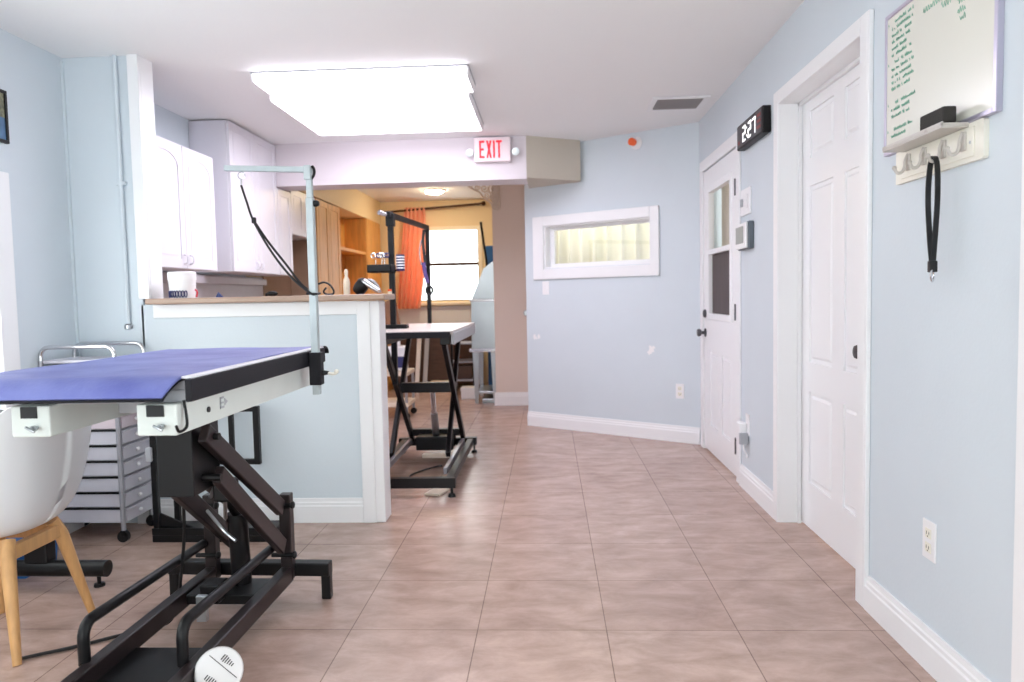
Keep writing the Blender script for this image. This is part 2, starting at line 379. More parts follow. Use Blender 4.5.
w3 = struct(bpy.data.objects.new('window_3', None), 'bright window at the left edge of the left wall'); COL.objects.link(w3); w3['_w'] = (0, 0, 0)
m = MB(); m.box(XL, XL+.02, 3.215, 3.325, .52, 1.78, .004); m.box(XL, XL+.02, .80, .905, .52, 1.78, .004); m.box(XL, XL+.02, .905, 3.215, 1.695, 1.78, .004); m.box(XL-.08, XL+.04, .80, 3.325, .565, .605, .004)
m.build('window_frame', 'white', w3)
m = MB()
for a, b, c, d in ((3.18, 3.22, .605, 1.70), (.90, .94, .605, 1.70), (2.04, 2.08, .605, 1.70), (.94, 3.18, .605, .645), (.94, 3.18, 1.66, 1.70)): m.box(XL-.07, XL-.03, a, b, c, d, .003)
m.build('sash', 'white', w3); MB().box(XL-.052, XL-.048, .94, 2.04, .645, 1.66).build('pane', 'glass', w3); MB().box(XL-.052, XL-.048, 2.08, 3.18, .645, 1.66).build('pane', 'glass', w3)
struct(MB().box(XL, XL+.012, 3.765, 3.78, .1, C-.02).build('trim_7', 'blue'))
# near door: six panels
def panel_door(name, X, y0, y1, z0, z1, panels, holes=()):
    """door face at X looking to -x; panels are (ya,yb,za,zb)"""
    m = MB(); allp = list(panels)+list(holes)
    ys = sorted({y0, y1, *[p[0] for p in allp], *[p[1] for p in allp]}); zs = sorted({z0, z1, *[p[2] for p in allp], *[p[3] for p in allp]})
    for a, b in zip(ys, ys[1:]):
        for c, d in zip(zs, zs[1:]):
            my, mz = (a+b)/2, (c+d)/2
            inp = [p for p in panels if p[0] < my < p[1] and p[2] < mz < p[3]]
            if any(p[0] < my < p[1] and p[2] < mz < p[3] for p in holes): continue
            m.box(X+(.009 if inp else 0), X+.035, a, b, c, d)
    for p in panels:
        g = .028
        m.prism([(0, 0), (1, 0), (1, 1), (0, 1)], (X+.009, p[0]+g, p[2]+g), YV*(p[1]-p[0]-2*g), ZV*(p[3]-p[2]-2*g), (.001, 0, 0))
        t = bmesh.new(); bmesh.ops.create_cube(t, size=1)
        for v in t.verts:
            k = .016 if v.co.x < 0 else 0
            v.co = Vector((X+.001 if v.co.x < 0 else X+.012, (p[0]+p[1])/2+(v.co.y*2)*((p[1]-p[0])/2-g*.5-k), (p[2]+p[3])/2+(v.co.z*2)*((p[3]-p[2])/2-g*.5-k)))
        m._add(t)
    return m
P = []
for ya, yb in ((2.905, 3.20), (3.325, 3.615)):
    P += [(ya, yb, .22, .665), (ya, yb, .81, 1.645), (ya, yb, 1.78, 1.995)] if ya > 3 else [(ya, yb, .22, .665), (ya, yb, .81, 1.645), (ya, yb, 1.78, 1.995)]
d1 = struct(panel_door('door_1', 1.25, 2.778, 3.727, .012, 2.07, [(a, b, c+.012, d+.014) for a, b, c, d in P]).build('door_1', 'white'), 'white six panel door nearest on the right wall')
MB().lathe([(.03, 0), (.03, .007), (.012, .012), (.011, .035), (.024, .042), (.029, .056), (.024, .068), (.0, .072)], (1.25, 2.915, .925), (-1, 0, 0)).build('knob', 'darksteel', d1, True)
# far door, half glazed
d2m = panel_door('door_2', 1.152, 4.56, 5.535, .015, 2.035, [(4.74, 4.99, .21, .745), (5.09, 5.34, .21, .745)], [(4.73, 5.365, 1.0, 1.88)])
d2 = struct(d2m.build('door_2', 'white'), 'white half glazed door farther along the right wall')
m = MB()
for a, b, c, d in ((4.70, 4.745, .97, 1.91), (5.35, 5.395, .97, 1.91), (4.745, 5.35, .97, 1.015), (4.745, 5.35, 1.865, 1.91), (4.745, 5.35, 1.43, 1.465)): m.box(1.143, 1.185, a, b, c, d, .004)
m.build('window_frame', 'white', d2)
MB().box(1.166, 1.170, 4.745, 5.35, 1.465, 1.865).build('upper_pane', 'glass', d2)
MB().box(1.171, 1.175, 4.745, 5.35, 1.015, 1.43).build('lower_screen', 'screen', d2)
MB().lathe([(.031, 0), (.03, .008), (.012, .012), (.011, .03), (.024, .036), (.029, .05), (.024, .062), (.0, .066)], (1.152, 5.49, .87), (-1, 0, 0)).build('knob', 'darksteel', d2, True)
MB().lathe([(.03, 0), (.03, .012), (.022, .018), (.0, .02)], (1.152, 5.49, 1.01), (-1, 0, 0)).build('deadbolt', 'darksteel', d2, True)
for z in (.21, 1.04, 1.80):
    m = MB(); m.box(1.146, 1.153, 4.59, 4.63, z-.048, z-.012, .002); m.box(1.146, 1.153, 4.59, 4.63, z+.012, z+.048, .002); m.cyl((1.144, 4.598, z-.05), (1.144, 4.598, z+.05), .006)
    m.build('hinge', 'darksteel', d2)
def folds(x0, x1, z0, z1, amp, n, axis='x', base=0, ph=0, taper=None):
    def fn(u, v):
        a = x0+(x1-x0)*u; z = z1+(z0-z1)*v
        d = amp*math.sin(u*n*2*PI+ph+.6*math.sin(3*v+u*5))*(.55+.45*v)+amp*.4*math.sin(u*n*5.1+v)
        if taper: a = taper(u, v)
        return (a, base+d, z) if axis == 'x' else (base+d, a, z)
    return fn
tag(MB().grid(folds(4.62, 5.46, .95, 1.93, .012, 6, 'y', 1.27), 80, 6, .004).build('window_blind', 'curtain_b', None, True), 'pale beige cloth behind the glass of the far half glazed door', 'blind')
# interior window in the angled wall
w1 = struct(bpy.data.objects.new('window_1', None), 'long low white framed window in the angled blue wall'); COL.objects.link(w1); w1['_w'] = (0, 0, 0)
m = MB()
for a, b, c, d in ((.328, .405, 1.305, 1.85), (1.43, 1.54, 1.305, 1.85), (.405, 1.43, 1.305, 1.395), (.405, 1.43, 1.765, 1.85)): abox(m, a, b, c, d, 0, .022, .004)
m.build('window_frame', 'white', w1)
m = MB()
for a, b, c, d in ((.40, .415, 1.395, 1.765), (1.415, 1.43, 1.395, 1.765), (.40, 1.43, 1.395, 1.41), (.40, 1.43, 1.755, 1.77)): abox(m, a, b, c, d, -.125, 0)
for a, b, c, d in ((.415, .44, 1.41, 1.755), (1.37, 1.415, 1.41, 1.755), (.44, 1.37, 1.41, 1.44), (.44, 1.37, 1.73, 1.755)): abox(m, a, b, c, d, -.10, -.07, .003)
m.build('sash', 'white', w1)
abox(MB(), .44, 1.37, 1.44, 1.73, -.09, -.085).build('pane', 'glass', w1)
def angfold(u, v):
    s = .1+1.6*u; z = 2.0-.9*v; d = -.33+.05*math.sin(u*12*2*PI+.9*math.sin(7*u))+.02*math.sin(u*71)
    p = A1+AD*s+AN*d; return (p.x, p.y, z)
tag(MB().grid(angfold, 160, 4, .003).build('curtain', 'curtain_p', None, True), 'pale yellow pleated curtain seen through the long white interior window', 'curtain')
t = thing('curtain_fill_lamp', 'added unseen lamp that brightens the curtain behind the long interior window', 'ceiling light', (.62, 6.95, C))  # unseen lamp added to brighten the pale curtain from behind
MB().lathe([(.22, 0), (.21, -.04), (.15, -.07), (0, -.08)], (.62, 6.95, C-.001)).build('shade', 'curtainfill', t, True)
# far window
w2 = struct(bpy.data.objects.new('window_2', None), 'bright sash window in the cream far wall'); COL.objects.link(w2); w2['_w'] = (0, 0, 0)
m = MB()
for a, b, c, d in ((-1.90, -1.85, 1.10, 2.10), (-.91, -.86, 1.10, 2.10), (-1.85, -.91, 2.05, 2.10)): m.box(a, b, WY-.02, WY+.1, c, d, .004)
m.box(-2.0, -.83, WY-.07, WY+.05, 1.06, 1.10, .006)
m.build('window_frame', mat('cream_window_paint', (248, 236, 210), .4), w2)
m = MB(); m.box(-1.85, -.91, WY+.03, WY+.07, 1.585, 1.625, .003); m.box(-1.85, -.91, WY+.03, WY+.07, 1.10, 1.135, .003); m.box(-.925, -.905, WY+.03, WY+.07, 1.135, 2.05, .003); m.box(-1.85, -1.83, WY+.03, WY+.07, 1.135, 2.05, .003)
m.build('sash', 'bronze', w2)
MB().box(-1.83, -.925, WY+.045, WY+.05, 1.135, 1.585).build('lower_pane', 'glass', w2)
MB().box(-1.83, -.925, WY+.045, WY+.05, 1.625, 2.05).build('upper_pane', 'glass', w2)
struct(MB().box(-2.1, -.6, WY-.02, WY, .80, 1.05, .004).build('trim_8', 'white'))

# ================================================================== CABINETS
def cab_door(mb, X, y0, y1, z0, z1, arch=False):
    """shaker/cathedral door face at X facing +x"""
    g = .055
    for a, b, c, d in ((y0, y0+g, z0, z1), (y1-g, y1, z0, z1), (y0+g, y1-g, z0, z0+g), (y0+g, y1-g, z1-g, z1)): mb.box(X-.018, X, a, b, c, d)
    mb.box(X-.018, X-.006, y0+g, y1-g, z0+g, z1-g)
    ya, yb, za, zb = y0+g+.02, y1-g-.02, z0+g+.02, z1-g-.02
    if arch:
        h = .06; pts = [(ya, za), (yb, za), (yb, zb-h)]+[((ya+yb)/2+(yb-ya)/2*math.cos(t*PI/8), zb-h+h*math.sin(t*PI/8)) for t in range(1, 8)]+[(ya, zb-h)]
        fill = [(y0+g, zb-h-.02)]+[((ya+yb)/2-(yb-ya+.04)/2*math.cos(t*PI/8), zb-h+(h+.015)*math.sin(t*PI/8)) for t in range(0, 9)]+[(y1-g, zb-h-.02), (y1-g, z1-g), (y0+g, z1-g)]
        mb.prism(fill, (X-.012, 0, 0), YV, ZV, XV*.011)
    else: pts = [(ya, za), (yb, za), (yb, zb), (ya, zb)]
    mb.prism(pts, (X-.008, 0, 0), YV, ZV, XV*.005)
    return mb
def cabinet(name, label, X, y0, y1, z0, z1, nd, m, arch=False, handle=None, xb=XL):
    t = thing(name, label, 'cabinet', ((X+xb)/2, (y0+y1)/2, z0))
    MB().box(xb+.002, X-.02, y0, y1, z0, z1, .002).build('body', m, t)
    dw = (y1-y0)/nd
    for k in range(nd):
        a, b = y0+k*dw+.003, y0+(k+1)*dw-.003
        dr = cab_door(MB(), X, a, b, z0+.004, z1-.004, arch).build('door', m, t)
        if handle:
            yh = b-.035 if k % 2 == 0 else a+.035
            MB().tube(smoothpath([(X, yh, z0+.03), (X+.022, yh, z0+.04), (X+.024, yh, z0+.075), (X, yh, z0+.085)], 5), .006, 8).build('handle', handle, dr, True)
    return t
cabinet('wall_cabinet', 'white arched door wall cabinet beside the white post, above the half wall', -2.22, 4.06, 4.90, 1.375, 2.13, 2, 'cab', True, 'cab')
cabinet('wall_cabinet', 'tall white two door cabinet reaching the ceiling behind the grooming arm', -2.20, 5.12, 6.01, 1.38, 2.43, 2, 'cab', False, 'cab')
cabinet('wall_cabinet', 'narrow white cabinet under the ceiling beam', -2.2, 6.02, 6.335, 1.38, 2.095, 1, 'cab')
cabinet('wall_cabinet', 'short white cabinet above the tan recess', -2.2, 6.34, 7.0, 1.74, 2.14, 2, 'cab')
cabinet('tall_cabinet', 'tall honey oak two door cabinet past the white cabinets', -2.2, 7.04, 7.82, .92, 2.14, 2, 'oak')
cabinet('tall_cabinet', 'honey oak cabinet at the end of the row by the far wall', -2.2, 9.0, 9.74, .92, 2.15, 1, 'oak')
sh = thing('shelf_unit', 'open oak shelf unit with one shelf between the oak cabinets', 'shelf', (-2.35, 8.4, .92))
m = MB(); m.box(XL+.005, XL+.02, 7.83, 8.99, .92, 2.14); m.box(XL+.02, -2.205, 8.97, 8.99, .92, 2.14); m.box(XL+.02, -2.205, 7.83, 7.85, .92, 2.14)
m.build('carcass', 'oak', sh); MB().box(XL+.02, -2.21, 7.85, 8.97, 1.70, 1.735, .003).build('shelf', 'oak', sh)
MB().box(XL+.02, -2.2, 7.85, 8.97, .92, .95).build('shelf', 'oak', sh)
# base cabinets and worktop (behind the half wall)
t = thing('base_cabinet', 'white base cabinet run under the kitchen worktop', 'cabinet', (-2.2, 5.1, 0))
MB().box(XL+.002, -1.93, 3.94, 7.0, .0, .88, .003).build('body', 'cab', t)
for k in range(6): cab_door(MB(), -1.91, 3.95+k*.505, 4.44+k*.505, .1, .85).build('door', 'cab', t)
tag(MB().box(XL+.002, -1.88, 3.94, 7.0, .88, .915, .006).build('worktop', 'counter'), 'brown worktop along the kitchen wall below the white cabinets', 'worktop')
t = thing('base_cabinet', 'oak base cabinet below the open oak shelves', 'cabinet', (-2.2, 8.4, 0))
MB().box(XL+.002, -2.02, 7.03, 9.74, 0, .915, .003).build('body', 'oak', t)
for k in range(5): cab_door(MB(), -2.0, 7.05+k*.54, 7.57+k*.54, .1, .88).build('door', 'oak', t)
m = MB(); m.box(XL+.001, XL+.012, 3.93, 6.33, .92, 1.37); struct(m.build('trim_9', 'splash'))
m = MB(); m.box(XL+.012, XL+.06, 3.93, 6.3, 1.30, 1.355, .004); struct(m.build('trim_10', 'splash'))
struct(MB().box(XL+.001, XL+.02, 6.34, 7.02, .92, 1.74).box(XL+.02, -2.205, 7.02, 7.036, .92, 1.74).build('trim_11', 'niche'))
# half-wall countertop
tag(MB().box(-2.045, -.815, 3.66, 3.92, 1.162, 1.192, .007).build('countertop', 'counter'), 'brown bar top lying on the half wall', 'countertop')

# ================================================================== CEILING THINGS
def fixture(label, x0, x1, y0, y1, z=2.385):
    t = thing('ceiling_light', label, 'ceiling light', ((x0+x1)/2, (y0+y1)/2, C), 'wide ceiling light boxes')
    MB().box(x0-.004, x1+.004, y0-.004, y1+.004, C-.010, C-.001, .002).build('housing', 'channel', t)
    d_ = y1-y0
    prof = [(0, C-.010), (.004, z+.012), (.02, z), (d_-.02, z), (d_-.004, z+.012), (d_, C-.010)]
    MB().prism(prof, (x0+.012, y0, 0), YV, ZV, XV*(x1-x0-.024)).build('diffuser', 'lit', t)
    for xe in (x0, x1-.012): MB().prism(prof, (xe, y0, 0), YV, ZV, XV*.012).build('end_cap', 'plate', t)
    return t
fixture('nearer of the two glowing light boxes on the ceiling', -1.63, -.415, 4.12, 4.50)
fixture('farther glowing light box on the ceiling, close to the beam', -1.68, -.455, 4.515, 5.52)
t = thing('air_vent', 'white ceiling air vent with grey slats near the angled wall', 'vent', (.9, 5.1, C))
m = MB()
for a, b, c, d in ((.70, 1.08, 4.93, 4.97), (.70, 1.08, 5.24, 5.28), (.70, .74, 4.97, 5.24), (1.04, 1.08, 4.97, 5.24)): m.box(a, b, c, d, C-.012, C-.001, .003)
m.build('frame', 'white', t); MB().box(.74, 1.04, 4.97, 5.24, C-.004, C-.001).build('throat', 'dark', t)
m = MB()
for k in range(18): m.box(.746+k*.0165, .757+k*.0165, 4.97, 5.24, C-.011, C-.004, mtx=Matrix.Rotation(.5, 4, 'Y'))
m.build('slats', 'ventd', t)
t = thing('dome_light', 'small glowing dome light on the far room ceiling', 'ceiling light', (-1.33, 8.82, C))
MB().lathe([(.125, 0), (.125, -.012), (.11, -.018), (0, -.018)], (-1.33, 8.82, C)).build('base', 'white', t, True)
MB().lathe([(.105, -.018), (.098, -.03), (.07, -.042), (.03, -.048), (0, -.049)], (-1.33, 8.82, C)).build('shade', 'dome', t, True)
# exit sign with two lamp heads
t = thing('exit_sign', 'white EXIT sign with red letters and two lamp heads on the beam', 'sign', (-.42, 5.95, 2.33))
ex0, ex1, ez0, ez1 = -.568, -.277, 2.235, 2.425
MB().box(ex0, ex1, 5.925, 5.985, ez0, ez1, .008).build('housing', 'signw', t)
m = MB()
def exrect(a, b, c, d): m.box(a, b, 5.921, 5.9245, c, d)
lz0, lz1 = 2.262, 2.398; lh = lz1-lz0
x = ex0+.043
exrect(x, x+.014, lz0, lz1); exrect(x+.014, x+.042, lz1-.016, lz1); exrect(x+.014, x+.042, lz0, lz0+.016); exrect(x+.014, x+.036, (lz0+lz1)/2-.008, (lz0+lz1)/2+.008)
x += .055
for s in (0, 1):
    a, b = (0, 1) if s == 0 else (1, 0)
    m.prism([(0, lz0), (.015, lz0), (.044, lz1), (.029, lz1)] if s else [(.029, lz0), (.044, lz0), (.015, lz1), (0, lz1)], (x, 5.921, 0), XV, ZV, YV*(.0035 if s else .003))
x += .055; exrect(x, x+.014, lz0, lz1)
x += .024; exrect(x, x+.046, lz1-.016, lz1); exrect(x+.016, x+.030, lz0, lz1-.016)
m.build('lettering', 'red', t)
for sx in (ex0-.035, ex1+.04):
    h = MB().cyl((sx, 5.97, 2.315), (ex0 if sx < ex0 else ex1, 5.96, 2.315), .008).lathe([(.006, 0), (.022, .006), (.028, .03), (.030, .045), (.0, .047)], (sx, 5.965, 2.315), (0, -1, -.2))
    h.build('lamp_head', 'steel', t, True)

# ================================================================== ANGLED WALL THINGS
def ap(s, z, d=0):
    p = A1+AD*s+AN*d; return Vector((p.x, p.y, z))
t = thing('sprinkler_head', 'round white wall sprinkler with an orange cap high on the angled wall', 'sprinkler', ap(.523, 2.355))
MB().lathe([(.05, 0), (.05, .006), (.035, .016), (.02, .022), (.0, .022)], ap(.523, 2.355), AN).build('escutcheon', 'plate', t, True)
MB().cyl(ap(.523, 2.355, .02), ap(.523, 2.355, .065), .012).build('body', 'steel', t, True)
MB().lathe([(.016, .045), (.028, .05), (.03, .085), (.02, .095), (0, .096)], ap(.523, 2.355), AN).build('cap', 'orange', t, True)
def plate(label, c, along, out, w_, h_, kind):
    """switch plates and outlets: c centre on the wall, along = wall direction, out = normal"""
    c, along, out = Vector(c), Vector(along), Vector(out)
    t = thing('outlet' if kind == 'outlet' else 'light_switch', label, 'outlet' if kind == 'outlet' else 'switch', c)
    def bx(a0, a1, z0, z1, d0, d1, bev=.001):
        mid = c+along*((a0+a1)/2)+out*((d0+d1)/2)+ZV*((z0+z1)/2)
        R = Matrix((along, out, ZV)).transposed().to_4x4()
        mb = MB(); mb.box(mid.x-(a1-a0)/2, mid.x+(a1-a0)/2, mid.y-(d1-d0)/2, mid.y+(d1-d0)/2, mid.z-(z1-z0)/2, mid.z+(z1-z0)/2, bev, mtx=R); return mb
    bx(-w_/2, w_/2, -h_/2, h_/2, 0, .006, .002).build('cover_plate', 'plate', t)
    if kind == 'outlet':
        for dz in (-.022, .022):
            f = bx(-.017, .017, dz-.015, dz+.015, .006, .0085).build('socket', 'ivory', t)
            mb = bx(-.008, -.006, dz-.004, dz+.006, .0085, .0092, 0)
            x2 = bx(.006, .008, dz-.004, dz+.006, .0085, .0092, 0); mb._add(x2.bm); x3 = bx(-.002, .002, dz-.011, dz-.007, .0085, .0092, 0); mb._add(x3.bm)
            mb.build('slot', 'slot', f)
    else:
        r = bx(-.016, .016, -.033, .033, .006, .010).build('rocker', 'plate', t)
    return t
plate('white light switch on the angled wall just below the long window', ap(1.42, 1.23), AD, AN, .07, .115, 'switch')
plate('white wall outlet low on the angled wall near the far door', ap(.165, .40), AD, AN, .07, .115, 'outlet')
plate('white wall outlet on the right wall below the whiteboard', (XR, 2.27, .40), (0, 1, 0), (-1, 0, 0), .075, .12, 'outlet')
m = MB(); ps = ap(.405, .715)
t = bmesh.new()
for k, (a, b, r) in enumerate(((0, 0, .022), (.02, -.02, .018), (-.015, .02, .014), (.015, .025, .012))):
    vs = [t.verts.new(ap(.405+a+r*math.cos(q*PI/7)*(1+.3*math.sin(q*1.7+k)), .715+b+r*math.sin(q*PI/7)*(1+.3*math.cos(q*2.3)), .0012+.0003*k)) for q in range(14)]
    t.faces.new(vs)
m._add(t); tag(m.build('patch_mark', 'plate'), 'small white patched spot on the angled wall above the outlet', 'wall mark')
t = bmesh.new(); m = MB()
for k, (a, b, r) in enumerate(((0, 0, .016), (-.045, .004, .014), (-.02, -.012, .009))):
    vs = [t.verts.new(ap(1.55+a+r*math.cos(q*PI/7)*(1+.3*math.sin(q*1.7+k)), .80+b+1.5*r*math.sin(q*PI/7)*(1+.3*math.cos(q*2.3)), .0012+.0003*k)) for q in range(14)]
    t.faces.new(vs)
m._add(t); tag(m.build('patch_mark', 'plate'), 'white scuff near the left edge of the angled wall', 'wall mark')
t = thing('door_knob', 'small dark knob on the taupe wall by the blue wall edge', 'knob', (-.235, 7.85, .96))
MB().lathe([(.03, 0), (.028, .008), (.012, .012), (.012, .03), (.026, .038), (.03, .052), (.022, .064), (0, .066)], (-.235, 7.85, .985), (0, -1, 0)).build('knob', 'steel', t, True)

# ================================================================== RIGHT WALL THINGS
# digital clock
t = thing('digital_clock', 'black box digital clock with white digits above the far door', 'clock', (XR, 4.14, 2.03))
CX = 1.105
m = MB(); m.box(CX, XR, 3.885, 4.395, 1.975, 2.112, .006); m.build('case', 'pvc', t)
MB().box(CX-.001, CX+.004, 3.90, 4.38, 1.985, 2.102).build('face', 'clockface', t)
SEG = {'2': 'abged', '7': 'abc'}
m = MB()
def digit(ch, yc, w_, h_, zc):
    # seen from -x: larger y is to the left
    L_, R_ = yc+w_/2, yc-w_/2; th = .010
    seg = {'a': (R_, L_, zc+h_/2-th, zc+h_/2), 'd': (R_, L_, zc-h_/2, zc-h_/2+th), 'g': (R_, L_, zc-th/2, zc+th/2),
           'b': (R_, R_+th, zc, zc+h_/2), 'c': (R_, R_+th, zc-h_/2, zc), 'f': (L_-th, L_, zc, zc+h_/2), 'e': (L_-th, L_, zc-h_/2, zc)}
    for k in SEG[ch]: y0, y1, z0, z1 = seg[k]; m.box(CX-.0025, CX-.001, y0, y1, z0, z1)
digit('2', 4.235, .056, .084, 2.043); digit('2', 4.125, .056, .084, 2.043); digit('7', 4.04, .056, .084, 2.043)
for z in (2.022, 2.064): m.box(CX-.0025, CX-.001, 4.176, 4.186, z-.005, z+.005)
m.build('digits', 'digit', t)
for k, z in enumerate((2.075, 2.045, 2.015)):
    m = MB()
    for j in range(4): m.box(CX-.0025, CX-.001, 3.915+j*.0165, 3.933+j*.0165, z-.008+.004*(j % 2), z+.010)
    m.build('small_readout', 'reddim', t)
MB().box(CX-.0025, CX-.001, 4.33, 4.36, 2.0, 2.02).build('small_readout', 'reddim', t)
# light switch + thermostat + plug
t = thing('light_switch', 'double white switch plate beside the far door above the thermostat', 'switch', (XR, 4.36, 1.68))
MB().box(XR-.012, XR, 4.25, 4.45, 1.605, 1.755, .003).build('cover_plate', 'plate', t)
MB().box(XR-.024, XR-.012, 4.385, 4.415, 1.655, 1.70, .003).build('dimmer', 'channel', t); MB().box(XR-.018, XR-.012, 4.29, 4.33, 1.64, 1.72, .003).build('rocker', 'plate', t)
t = thing('thermostat', 'white wall thermostat with a grey screen below the double switch', 'thermostat', (XR, 4.34, 1.48))
MB().box(XR-.03, XR, 4.20, 4.44, 1.405, 1.56, .006).build('backplate', mat('dark_grey_backplate', (96, 104, 112), .5), t); MB().box(XR-.045, XR-.03, 4.215, 4.44, 1.41, 1.555, .006).build('body', 'plate', t)
MB().box(XR-.047, XR-.045, 4.26, 4.42, 1.44, 1.535).build('screen', mat('lcd', (150, 154, 152), .3), t)
t = thing('plug_adapter', 'white plug in adapter with short cord in the outlet by the far door', 'plug', (XR, 4.33, .36))
MB().box(XR-.006, XR, 4.29, 4.365, .33, .455, .002).build('cover_plate', 'plate', t)
MB().box(XR-.05, XR-.006, 4.33, 4.41, .285, .40, .008).build('body', 'plate', t); MB().box(XR-.055, XR-.006, 4.30, 4.328, .28, .345, .004).build('plug', 'channel', t)
MB().tube(smoothpath([(XR-.03, 4.315, .28), (XR-.03, 4.31, .25), (XR-.015, 4.30, .22), (XR-.012, 4.32, .20)], 5), .004, 8).build('cord', 'plate', t, True)
# whiteboard
BX = 1.137
wb = thing('whiteboard', 'whiteboard with green handwriting and a silver frame on the right wall', 'whiteboard', (XR, 2.26, 1.6))
by0, by1, bz0, bz1 = 1.95, 2.575, 1.608, 2.065
MB().box(BX, XR, by0+.01, by1-.01, bz0+.01, bz1-.01).build('panel', 'board', wb)
m = MB()
for a, b, c, d in ((by0, by0+.016, bz0, bz1), (by1-.012, by1, bz0, bz1), (by0+.016, by1-.012, bz0, bz0+.014), (by0+.016, by1-.012, bz1-.014, bz1)): m.box(BX-.004, XR, a, b, c, d, .002)
m.build('frame', 'bframe', wb)
m = MB()
def scrawl(m, y0, z, n, h):
    y = y0; pts = []
    for k in range(n):
        if random.random() < .14:
            if len(pts) > 1: m.strap(pts, (1, 0, 0), .0008, .0015)
            pts = []; y -= h*.6; continue
        for q in range(4):
            pts.append((BX-.001, y, z+h*(.5+.5*math.sin(q*PI/2+random.uniform(-.7, .7)))*random.uniform(.5, 1.1))); y -= h*.15
    if len(pts) > 1: m.strap(pts, (1, 0, 0), .0008, .0015)
for z0, rows in ((2.025, 6), (1.895, 5), (1.765, 3), (1.68, 2)):
    m = MB()
    scrawl(m, 2.553, z0, 1, .010)
    for k in range(rows): scrawl(m, 2.53-(.02 if k == 0 else 0), z0-k*.021, random.randint(13, 19), .013)
    m.build('handwritten_note', 'ink', wb)
m = MB(); scrawl(m, 2.34, 1.985, 9, .022); scrawl(m, 2.225, 1.96, 4, .022); scrawl(m, 2.14, 1.94, 5, .02); scrawl(m, 2.14, 1.915, 5, .018); scrawl(m, 2.13, 1.893, 3, .018)
m.build('handwritten_heading', 'ink', wb)
m = MB(); m.box(1.065, BX, 2.075, 2.43, 1.597, 1.603, .002); m.box(1.065, 1.070, 2.075, 2.43, 1.603, 1.614, .001)
for y in (2.075, 2.155, 2.245, 2.335, 2.422): m.box(1.065, BX, y, y+.008, 1.603, 1.610)
m.build('marker_tray', 'tray', wb)
er = thing('whiteboard_eraser', 'dark grey felt eraser standing in the whiteboard tray', 'eraser', (1.09, 2.26, 1.612))
m = MB().box(1.074, 1.112, 2.088, 2.215, 1.613, 1.658, .005); m.build('felt_block', 'felt', er); MB().box(1.073, 1.113, 2.087, 2.216, 1.6035, 1.6135, .003).build('backing', 'pvc', er)
# hook rail
hr = thing('coat_hook_rail', 'ivory wall rail with four coat hooks under the whiteboard', 'hook rail', (XR, 2.26, 1.5))
m = MB().prism([(0, 0), (.478, 0), (.48, .003), (.48, .100), (.478, .103), (0, .103), (-.006, .098), (-.006, .005)], (XR-.014, 2.012, 1.503), YV, ZV, XV*.014)
m.box(XR-.018, XR-.014, 2.045, 2.45, 1.515, 1.595, .002); m.build('board', 'ivory', hr)
for y in (2.088, 2.19, 2.297, 2.395):
    m = MB(); m.box(XR-.024, XR-.018, y-.012, y+.012, 1.535, 1.585, .002)
    m.tube(smoothpath([(XR-.022, y, 1.585), (XR-.030, y, 1.565), (XR-.032, y, 1.545), (XR-.040, y, 1.530), (XR-.054, y, 1.528), (XR-.062, y, 1.540)], 6), .005, 8)
    m.sphere((XR-.063, y, 1.543), .0068); m.build('hook', 'tray', hr, True)
for y in (2.06,): MB().cyl((XR-.0195, y, 1.553), (XR-.0175, y, 1.553), .004).build('screw', 'steel', hr)
# hanging leash loop
ls = thing('leash_loop', 'black webbing loop with a metal ring hanging from the third coat hook', 'leash', (XR-.055, 2.205, 1.2))
pth = smoothpath([(XR-.048, 2.186, 1.225), (XR-.048, 2.202, 1.30), (XR-.048, 2.216, 1.42), (XR-.048, 2.208, 1.51), (XR-.048, 2.187, 1.540), (XR-.048, 2.168, 1.51), (XR-.048, 2.164, 1.42), (XR-.048, 2.176, 1.30), (XR-.048, 2.186, 1.225)], 8)
MB().strap(pth, (1, .25, 0), .017, .003).build('webbing', 'cord', ls)
MB().box(XR-.059, XR-.037, 2.177, 2.195, 1.212, 1.245, .003).build('stitched_end', 'cord', ls)
MB().tube(arc((XR-.048, 2.186, 1.203), .017, 0, 2*PI, 20, (.6, .8, 0), (0, 0, 1))[:-1], .0032, 8, True).build('ring', 'chrome', ls, True)

# ================================================================== LEFT WALL THINGS
# conduit
t = thing('conduit_pipe', 'slim blue painted conduit pipe running down the left stub wall', 'pipe', (-2.17, 3.765, 1.04))
MB().cyl((-2.197, 3.766, 1.06), (-2.197, 3.766, C-.001), .011).build('pipe', 'blue', t, True)
MB().lathe([(.014, 0), (.02, .004), (.02, .022), (.013, .03), (0, .03)], (-2.197, 3.766, 1.035)).build('end_fitting', 'steel', t, True)
m = MB(); m.box(-2.225, -2.17, 3.757, 3.779, 1.78, 1.80, .003); m.build('strap', 'blue', t)
pf = thing('framed_picture', 'dark framed picture at the left edge of the left wall', 'picture', (XL, 3.3, 1.92))
m = MB()
for a, b, c, d in ((3.07, 3.345, 1.915, 1.93), (3.07, 3.345, 2.14, 2.155), (3.33, 3.345, 1.93, 2.14), (3.07, 3.085, 1.93, 2.14)): m.box(XL, XL+.018, a, b, c, d, .002)
m.build('frame', 'pvc', pf)
MB().box(XL, XL+.012, 3.085, 3.33, 1.93, 2.03).build('lower_print', mat('picture_blue', (70, 110, 150), .5, noise=.2, nscale=20), pf)
MB().box(XL, XL+.012, 3.085, 3.33, 2.03, 2.14).build('upper_print', mat('picture_foliage', (120, 120, 96), .5, noise=.6, nscale=40), pf)

